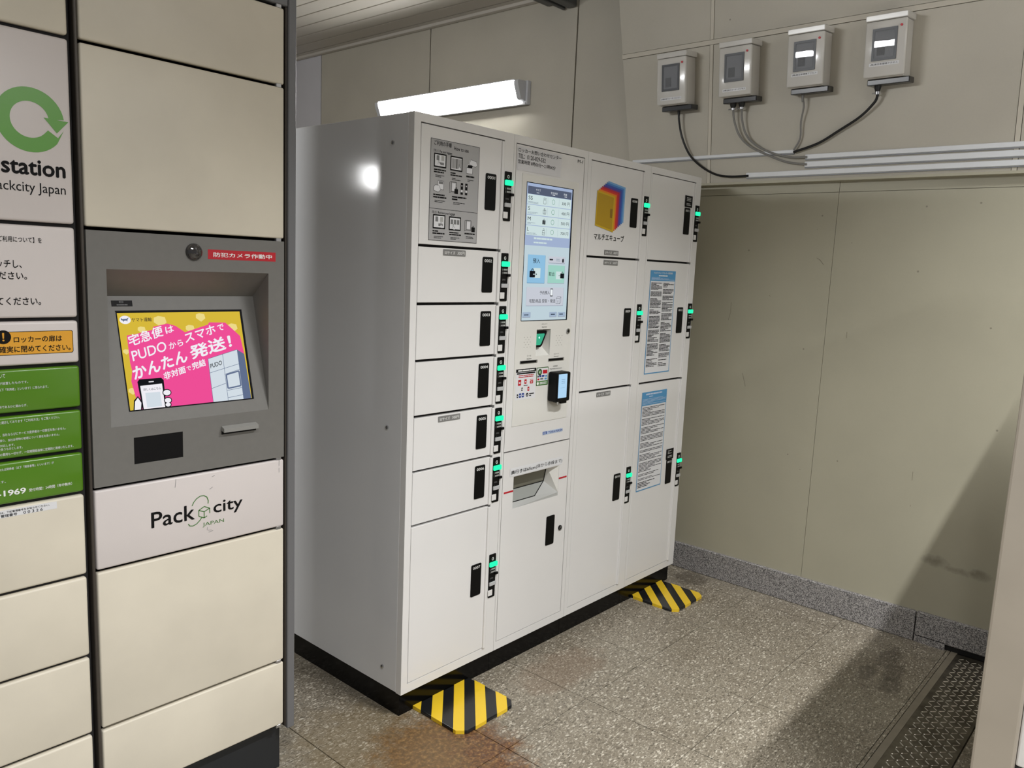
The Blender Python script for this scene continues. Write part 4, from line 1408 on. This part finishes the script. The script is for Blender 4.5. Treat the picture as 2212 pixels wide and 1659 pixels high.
rl.prism([(-0.5715, LY - 0.0003, 1.0050), (-0.5715, LY - 0.0135, 1.0000), (-0.5715, LY - 0.0135, 0.9905), (-0.5715, LY - 0.011, 0.9905), (-0.5715, LY - 0.0003, 0.9940)], (0.0930, 0, 0))
build('receipt_lip', rl, 'term_grey_light', term)

# logo lettering on the white door
k = front(LY)
k.text('Pack', -0.7476, 0.7845, -0.6427, 0.8225, 'black_ink', 0.012)
k.text('city', -0.5950, 0.7800, -0.5168, 0.8185, 'black_ink', 0.012)
k.text('JAPAN', -0.6234, 0.7595, -0.5675, 0.7710, 'logo_green', 0.0)
w = 0.0022
cu = [(-0.6325, 0.8045), (-0.6190, 0.7985), (-0.6045, 0.8045), (-0.6185, 0.8115)]
k.stroke(cu + [cu[0]], w, 'logo_green')
k.stroke([(-0.6325, 0.8045), (-0.6325, 0.7895), (-0.6190, 0.7830), (-0.6190, 0.7985)], w, 'logo_green')
k.stroke([(-0.6190, 0.7830), (-0.6115, 0.7865)], w, 'logo_green')
k.stroke([(-0.6045, 0.8045), (-0.6045, 0.7920)], w, 'logo_green')
k.stroke([(-0.6490, 0.8190), (-0.6450, 0.8270), (-0.6380, 0.8345), (-0.6280, 0.8395), (-0.6190, 0.8390), (-0.6115, 0.8340), (-0.6080, 0.8250), (-0.6085, 0.8170)], w, 'logo_green')
k.stroke([(-0.6590, 0.7760), (-0.6560, 0.7705), (-0.6480, 0.7685), (-0.6380, 0.7720), (-0.6290, 0.7800), (-0.6255, 0.7850)], w, 'logo_green')
k.done('company_logo', rd[2])
k = front(LY)
for (u, v, l, a_) in ((-0.690, 0.872, 0.020, 82), (-0.598, 0.882, 0.008, 20), (-0.604, 0.852, 0.009, 30), (-0.412, 0.880, 0.016, 88), (-0.412, 0.862, 0.012, 90), (-0.608, 0.744, 0.012, 10), (-0.600, 0.748, 0.010, 170), (-0.612, 0.750, 0.008, 80)):
    a_ = math.radians(a_)
    k.stroke([(u, v), (u + l * math.cos(a_), v + l * math.sin(a_))], 0.0010, 'grey_ink', 0.0003)
    k.done('scuff_mark', rd[2])

# ---- the column cut by the left edge of the picture
pl = thing('parcel_locker', 'cream parcel locker column with green ring logo door and green doors, cut by left edge', 'locker', (-1.12, 0.33, 0), group='cream parcel locker columns')
parcel_shell(pl, -1.3800, -0.8800, False)
LL, LR = -1.3720, -0.8900
ldr = []
for i, (a, c) in enumerate(zip(GL[:-1], GL[1:])):
    mt_ = 'cream' if i in (0, 1, 2, 3, 10) else ('green' if i in (4, 5, 6) else 'lilac_white')
    ldr.append(build('door', MB().box(LL, LY, a + G, LR, LY + 0.018, c - G), mt_, pl, bevel=0.0055, seg=3, smooth=True))
k = front(LY)
# ring arrow
n_ = 40
cx, cz = -0.9640, 1.6635
out = []
for i in range(n_ + 1):
    a_ = math.radians(8 + (312) * i / n_)
    out.append(((cx + 0.0615 * math.cos(a_), cz + 0.0615 * math.sin(a_)), (cx - 0.001 + 0.0345 * math.cos(a_), cz + 0.0005 + 0.0345 * math.sin(a_))))
for p_, q_ in zip(out[:-1], out[1:]):
    k.poly([p_[0], q_[0], q_[1], p_[1]], 'ring_green', 0.0004)
k.poly([(-0.9400, 1.6715), (-0.8950, 1.6695), (-0.9170, 1.6445)], 'ring_green', 0.0006)
a_, b2 = out[-1]
k.poly([b2, a_, (-0.9040, 1.6510), (-0.9150, 1.6355), (-0.9330, 1.6480)], 'ring_green', 0.0004)
k.done('ring_logo', ldr[9])
k = front(LY)
k.text('station', -1.0184, 1.5575, -0.9035, 1.5880, 'black_ink', 0.028)
k.done('lettering', ldr[9])
k.text('Packcity Japan', -1.0380, 1.5195, -0.9046, 1.5440, 'black_ink', 0.0)
k.done('lettering', ldr[9])
k = front(LY)
k.text('【ご利用について】を', -1.0340, 1.4260, -0.9528, 1.4370, 'black_ink', 0.012)
k.done('lettering', ldr[8])
k.text('タッチし、', -1.0490, 1.3755, -0.9906, 1.3915, 'black_ink', 0.014)
k.done('lettering', ldr[8])
k.text('ください。', -1.0450, 1.3530, -0.9821, 1.3680, 'black_ink', 0.014)
k.done('lettering', ldr[8])
k.text('してください。', -1.0500, 1.3025, -0.9587, 1.3180, 'black_ink', 0.014)
k.done('lettering', ldr[8])
k = front(LY)
k.round(-1.0600, 1.2030, -0.9010, 1.2500, 0.004, 'black_ink', 0.0003)
k.round(-1.0588, 1.2042, -0.9022, 1.2488, 0.0035, 'orange', 0.0004)
k.disc(-1.0290, 1.2395, 0.0138, 'black_ink', 0.0005)
k.text('！', -1.0310, 1.2315, -1.0270, 1.2480, 'orange', 0.02, 0.0008)
k.text('ロッカーの扉は', -1.0110, 1.2275, -0.9223, 1.2405, 'black_ink', 0.02)
k.text('確実に閉めてください。', -1.0370, 1.2080, -0.9067, 1.2215, 'black_ink', 0.02)
k.done('warning_sticker', ldr[7])
lines = {6: (('について', -1.0500, 1.1585, -1.0291, 1.1665), ('が設置したものです。', -1.0400, 1.1450, -0.9889, 1.1505), ('（以下「利用者」といいます）に限られます。', -1.0430, 1.1320, -0.9521, 1.1380), ('当時であるかに関わらず、', -1.0470, 1.0975, -0.9921, 1.1030)),
         5: (('に掲示しております「ご利用方法」をご覧ください。', -1.0440, 1.0660, -0.9334, 1.0718), ('、当社ならびにサービス提供者は一切責任を負いません。', -1.0440, 1.0410, -0.9221, 1.0468), ('限り、当社は荷物の管理について責任を負いません。', -1.0440, 1.0297, -0.9347, 1.0350), ('対応します。', -1.0440, 1.0195, -1.0180, 1.0245), ('を負うものとします。', -1.0470, 1.0120, -1.0045, 1.0175), ('の費用も一切せず、一定期間経過後に定期的に清掃いたします。', -1.0449, 1.0010, -0.9084, 1.0068)),
         4: (('または関係者（以下「関係者等」といいます）が', -1.0480, 0.9705, -0.9476, 0.9762), ('ます。', -1.0520, 0.9455, -1.0373, 0.9505))}
for di, ls in lines.items():
    k = front(LY)
    for s_, a, b_, c_, d_ in ls:
        k.text(s_, a, b_, c_, d_, 'sheet_white', 0.004)
        k.done('lettering', ldr[di])
    if di == 4:
        k.text('-1969', -1.0530, 0.9175, -1.0018, 0.9300, 'white_ink', 0.03)
        k.done('lettering', ldr[di])
        k.text('受付時間：24時間（年中無休）', -0.9962, 0.9190, -0.9140, 0.9260, 'white_ink', 0.004)
        k.done('lettering', ldr[di])
k = front(LY)
k.rect(-1.1000, 0.8735, -0.9450, 0.8890, 'sheet_white', 0.0003)
k.text('お問合せの際は、下記管理番号をお知らせください。', -1.0800, 0.8822, -0.9590, 0.8865, 'black_ink', 0.006)
k.text('管理番号', -1.0493, 0.8745, -1.0198, 0.8805, 'black_ink', 0.01)
k.text('0 0 3 2 6', -1.0083, 0.8745, -0.9725, 0.8805, 'black_ink', 0.006)
k.done('number_sticker', ldr[3])

# ================================================================== METER BOXES ON THE LEANING WALL
ROTY = math.atan(SL)
cs, sn = math.cos(ROTY), math.sin(ROTY)
METERS = [(0.1905, 'JR東日本ウォータービジネス', 'grey meter box nearest the lockers, one black cable below', 1, 0),
          (-0.1125, 'JR東日本ウォータービジネス', 'grey meter box with two clamped grey cables below', 2, 1),
          (-0.4110, '(株)東日本環境アクセス', 'grey meter box with single thin grey cable below', 0, 2),
          (-0.7100, '(株)東日本環境アクセス', 'rightmost grey meter box, thick clamped black cable below', 1, 3)]
ZM = 2.400
for (my, txt, lab, ng, idx) in METERS:
    zc = ZM + (0, 0.005, 0.011, 0.012)[idx]
    wx = 1.82 - SL * (zc - 1.835) - 0.0045
    # local frame: -X out of the wall, +Y away from the camera, +Z up, top of the box at z=0
    t = thing('meter_box', lab, 'meter box', (wx, my, zc), (0, -ROTY, 0), 'meter boxes on the wall')
    hw = 0.0725
    D = 0.100
    body = build('case', MB().box(-D + 0.022, -hw + 0.006, -0.222, -0.002, hw - 0.006, -0.022), 'meter', t, bevel=0.003)
    build('lid', MB().box(-D, -hw, -0.219, -D + 0.0215, hw, -0.0225), 'meter', t, bevel=0.006, seg=3, smooth=True)
    build('hood', MB().box(-D - 0.001, -hw - 0.002, -0.0215, -0.002, hw + 0.002, 0.0), 'meter', t, bevel=0.003)
    # window
    fr = MB()
    zz0, zz1, yy0, yy1 = -0.1620, -0.0500, -0.0420, 0.0450
    for (a, b_, c_, d_) in ((yy0, zz0, yy1, zz0 + 0.009), (yy0, zz1 - 0.009, yy1, zz1), (yy0, zz0 + 0.009, yy0 + 0.008, zz1 - 0.009), (yy1 - 0.008, zz0 + 0.009, yy1, zz1 - 0.009)):
        fr.box(-D - 0.004, a, b_, -D + 0.001, c_, d_)
    win = build('window_frame', fr, 'meter_dark', t)
    build('window_back', MB().box(-D - 0.0008, yy0 + 0.008, zz0 + 0.009, -D - 0.0001, yy1 - 0.008, zz1 - 0.009), 'meter_inner', win)
    build('breaker', MB().box(-D - 0.0026, yy1 - 0.046, zz0 + 0.018, -D - 0.0008, yy1 - 0.018, zz0 + 0.056), 'black', win)
    build('pane', MB().box(-D - 0.0040, yy0 + 0.0075, zz0 + 0.0085, -D - 0.0030, yy1 - 0.0075, zz1 - 0.0085), 'glass', win)
    build('indicator', MB().tube([(-D + 0.001, -0.0545, -0.0475), (-D - 0.003, -0.0545, -0.0475)], 0.0045, 14), 'red', t, smooth=True)
    k = Ink((-D, 0, 0), (0, -1, 0), (0, 0, 1), (-1, 0, 0))
    dz = 0.0 if idx in (0, 1) else 0.020
    k.rect(-0.052, -0.2005 + dz, 0.053, -0.1890 + dz, 'sheet_white', 0.0003)
    k.text(txt, -0.048, -0.1985 + dz, 0.049, -0.1910 + dz, 'black_ink', 0.004)
    k.done('owner_label', t)
    build('gland_plate', MB().box(-0.062, -0.084, -0.2440, -0.004, 0.068, -0.2225), 'meter_base', t, bevel=0.003)
    gl = {0: [(-0.004, 0.0065, 0.030)], 1: [(0.034, 0.014, 0.022), (-0.006, 0.014, 0.022)], 2: [(0.028, 0.006, 0.030)], 3: [(0.036, 0.013, 0.026)]}[idx]
    for (gy, r_, h_) in gl:
        gm = 'cable_grey' if idx == 2 else 'cable_black'
        gn = build('cable_gland', MB().tube([(-0.034, gy, -0.243), (-0.034, gy, -0.243 - h_ * .4), (-0.034, gy, -0.243 - h_)], [r_, r_ * .9, r_ * .55], 14), gm, t, smooth=True)
        if idx in (1, 3):
            build('clamp_ring', MB().tube([(-0.034, gy, -0.243 - h_ * .82), (-0.034, gy, -0.243 - h_ * 1.2)], r_ * .72, 14), 'silver', gn, smooth=True)
            build('clamp_screw', MB().tube([(-0.034, gy + r_ * .6, -0.243 - h_), (-0.034, gy + r_ * 1.5, -0.243 - h_ * 1.05)], 0.0025, 8), 'silver', gn)


def smooth_path(pts, n=8):
    out_ = []
    P_ = [Vector(p) for p in pts]
    P_ = [P_[0] * 2 - P_[1]] + P_ + [P_[-1] * 2 - P_[-2]]
    for i in range(1, len(P_) - 2):
        p0, p1, p2, p3 = P_[i - 1:i + 3]
        for q in range(n):
            s_ = q / n
            out_.append(0.5 * ((2 * p1) + (-p0 + p2) * s_ + (2 * p0 - 5 * p1 + 4 * p2 - p3) * s_ * s_ + (-p0 + 3 * p1 - 3 * p2 + p3) * s_ ** 3))
    out_.append(P_[-2])
    return out_


def cable(yz, r_, mt_, label, out0, out1=0.014):
    n_ = len(yz)
    pts_ = []
    for i, (y, z) in enumerate(yz):
        s_ = min(1.0, i / (n_ - 1) * 1.6)
        pts_.append(up(y, z, out0 * (1 - s_) + out1 * s_ + 0.004))
    o = build('cable', MB().tube(smooth_path(pts_), r_, 8), mt_, smooth=True)
    tag(o, label, 'cable', 'cables under the meter boxes')
    return o


cable([(0.1860, 2.150), (0.1865, 2.110), (0.172, 2.038), (0.136, 1.964), (0.083, 1.913), (0.012, 1.874), (-0.058, 1.860), (-0.150, 1.859)], 0.0048, 'cable_black', 'black cable sagging from the first meter box into the lowest trunking', 0.036)
cable([(-0.079, 2.140), (-0.083, 2.092), (-0.106, 2.030), (-0.152, 1.983), (-0.226, 1.945), (-0.316, 1.909), (-0.405, 1.894)], 0.0045, 'cable_grey', 'grey cable from left clamp of second meter box to middle trunking', 0.036)
cable([(-0.119, 2.140), (-0.120, 2.090), (-0.138, 2.030), (-0.180, 1.986), (-0.252, 1.949), (-0.332, 1.927), (-0.405, 1.923)], 0.0045, 'cable_grey', 'grey cable from right clamp of second meter box to top trunking', 0.036)
cable([(-0.383, 2.160), (-0.386, 2.120), (-0.374, 2.062), (-0.372, 1.999), (-0.3475, 1.9545)], 0.0038, 'cable_grey', 'short thin grey cable hanging straight from the third meter box', 0.036)
cable([(-0.675, 2.165), (-0.672, 2.125), (-0.652, 2.098), (-0.606, 2.060), (-0.528, 2.017), (-0.449, 1.975), (-0.3475, 1.9460)], 0.0052, 'cable_black', 'thick black cable curving left from the rightmost meter box', 0.036)


def trunking(y0, y1, z0, z1, label):
    d_ = 0.016
    b_ = MB().prism([up(y1, z0, 0.0042), up(y1, z1, 0.0042), up(y1, z1, d_), up(y1, z0, d_)], (0, y0 - y1, 0))
    o = build('cable_trunking', b_, 'trunk', None, bevel=0.002, seg=1)
    tag(o, label, 'trunking', 'white cable trunking on the wall')
    e = MB().prism([up(y1, z0 - 0.004, 0.0042), up(y1, z0 - 0.0002, 0.0042), up(y1, z0 - 0.0002, 0.010), up(y1, z0 - 0.004, 0.010)], (0, y0 - y1, 0))
    build('base_strip', e, 'trunk_edge', o)


trunking(0.450, -0.3460, 1.9430, 1.9570, 'short white trunking running behind the locker top, left of the others')
trunking(-0.3950, -3.2, 1.9160, 1.9345, 'white trunking, topmost of the three long runs')
trunking(-0.3945, -3.2, 1.8840, 1.9060, 'white trunking, middle of the three long runs')
trunking(-0.1370, -3.2, 1.8520, 1.8725, 'white trunking, lowest of the three long runs, fed by black cable')

# ================================================================== WALL LAMP
Y0, Y1 = 1.170, 2.365
lamp = thing('wall_lamp', 'lit white tube lamp on the wall above the lockers', 'lamp', (1.82, 1.77, 2.30))
build('back_plate', MB().box(1.812, Y0 - 0.012, 2.292, 1.8395, Y1 + 0.012, 2.415), 'lamp_body', lamp, bevel=0.002, seg=1)
prof = [(1.811, 2.408), (1.754, 2.406), (1.747, 2.398), (1.750, 2.384), (1.776, 2.322), (1.784, 2.315), (1.811, 2.312)]
build('diffuser', MB().prism([(x, Y0 + 0.030, z) for x, z in prof], (0, Y1 - Y0 - 0.060, 0)), 'lamp_glow', lamp)
for ya, yb_ in ((Y0, Y0 + 0.0295), (Y1 - 0.0295, Y1)):
    build('end_cap', MB().prism([(x - 0.002 if x < 1.8 else x, ya, z + (0.003 if z > 2.39 else -0.002)) for x, z in prof], (0, yb_ - ya, 0)), 'lamp_body', lamp)
build('top_cover', MB().box(1.744, Y0 + 0.0296, 2.4082, 1.8115, Y1 - 0.0296, 2.4125), 'lamp_body', lamp)
build('lower_rail', MB().box(1.804, Y0 - 0.006, 2.289, 1.812, Y1 + 0.006, 2.301), 'lamp_body', lamp, bevel=0.002, seg=1)

# ================================================================== STRIPED FOOT PLATES
def stripe_plate(x0, shift, label):
    W_, y0, y1, th = 0.255, -0.203, 0.0195, 0.011
    t = thing('hazard_plate', label, 'floor plate', (x0 + W_ / 2, y0 / 2, 0), group='striped plates under the white lockers')
    ch = 0.026
    outline = [(x0, y1), (x0, y0 + ch), (x0 + ch, y0), (x0 + W_ - ch, y0), (x0 + W_, y0 + ch), (x0 + W_, y1)]
    build('plate', MB().prism([(x, y, 0.0005) for x, y in outline], (0, 0, th)), 'mat_black', t, bevel=0.003)

    e_ = 0.0008
    wide = [(x0 - e_, y1), (x0 - e_, y0 + ch), (x0 + ch, y0 - e_), (x0 + W_ - ch, y0 - e_), (x0 + W_ + e_, y0 + ch), (x0 + W_ + e_, y1)]

    def clip(poly, nx, ny, c, keep_less):
        res = []
        for i in range(len(poly)):
            a, b_ = poly[i], poly[(i + 1) % len(poly)]
            fa = nx * a[0] + ny * a[1] - c
            fb = nx * b_[0] + ny * b_[1] - c
            if keep_less:
                fa, fb = -fa, -fb
            if fa >= 0:
                res.append(a)
            if (fa >= 0) != (fb >= 0):
                s_ = fa / (fa - fb)
                res.append((a[0] + (b_[0] - a[0]) * s_, a[1] + (b_[1] - a[1]) * s_))
        return res
    for q in range(-1, 6):
        lo_ = 0.0665 + shift + q * 0.0983 + x0
        pg = clip(clip(wide, 1, -1, lo_, False), 1, -1, lo_ + 0.049, True)
        if len(pg) >= 3:
            cx_ = sum(p[0] for p in pg) / len(pg)
            cy_ = sum(p[1] for p in pg) / len(pg)
            build('yellow_stripe', MB().prism([(x, y, 0.0003) for x, y in pg], (0, 0, th + 0.0008)), 'yellow', t)


stripe_plate(0.0715, 0.0, 'yellow and black striped plate under the nearest white locker')
stripe_plate(1.3440, 0.024, 'yellow and black striped plate under the farthest white locker by the wall')

# ================================================================== CHEQUER PLATE IN THE FLOOR
cp_ = thing('chequer_plate', 'worn steel chequer plate set into the floor along the right', 'floor plate', (1.0, -1.24, 0))
build('frame', MB().box(0.2, -1.1655, -0.02, 1.846, -1.1435, 0.001), 'steel_frame', cp_)
build('plate', MB().box(0.2, -1.3350, -0.02, 1.838, -1.1660, 0.0005), 'plate_steel', cp_)
tr = MB()
px = 0.0235
nx_ = int(1.62 / px)
for i in range(nx_):
    for j in range(8):
        x = 0.212 + i * px
        y = -1.328 + j * 0.0212
        ang = math.radians(45 if (i + j) % 2 == 0 else -45)
        l_, w_ = 0.0115, 0.0022
        ca, sa = math.cos(ang), math.sin(ang)
        x += px * 0.5
        y += 0.0106
        if y > -1.172:
            continue
        bx = [(x + l_ * ca * a - w_ * sa * b_, y + l_ * sa * a + w_ * ca * b_) for a, b_ in ((-1, 0), (-.6, -1), (.6, -1), (1, 0), (.6, 1), (-.6, 1))]
        cz_ = 0.0024
        nb = len(tr.v)
        tr.v += [(p[0], p[1], 0.0004) for p in bx] + [(x - l_ * ca * .7, y - l_ * sa * .7, cz_), (x + l_ * ca * .7, y + l_ * sa * .7, cz_)]
        for f in ((0, 1, 6), (1, 2, 7, 6), (2, 3, 7), (3, 4, 7), (4, 5, 6, 7), (5, 0, 6)):
            tr.f.append(tuple(nb + q for q in f))
            tr.m.append(0)
tro = build('treads', tr, 'tread_steel', cp_)
tro['kind'] = 'stuff'

# ================================================================== CABINET AT THE RIGHT EDGE
cb = thing('steel_cabinet', 'beige metal cabinet corner at the right edge of the view', 'cabinet', (0.87, -1.9, 0))
CX, CYE = 0.45, -1.4608
build('side_frame', MB().box(CX, -1.5443, 0.0, 1.29, CYE, 1.62), 'post', cb, bevel=0.006)
build('body', MB().box(CX + 0.012, -2.30, 0.365, 1.285, -1.5448, 1.618), 'white_paint', cb, bevel=0.004)
build('base', MB().box(CX + 0.014, -2.30, 0.0, 1.28, -1.5450, 0.364), 'dark_base', cb)
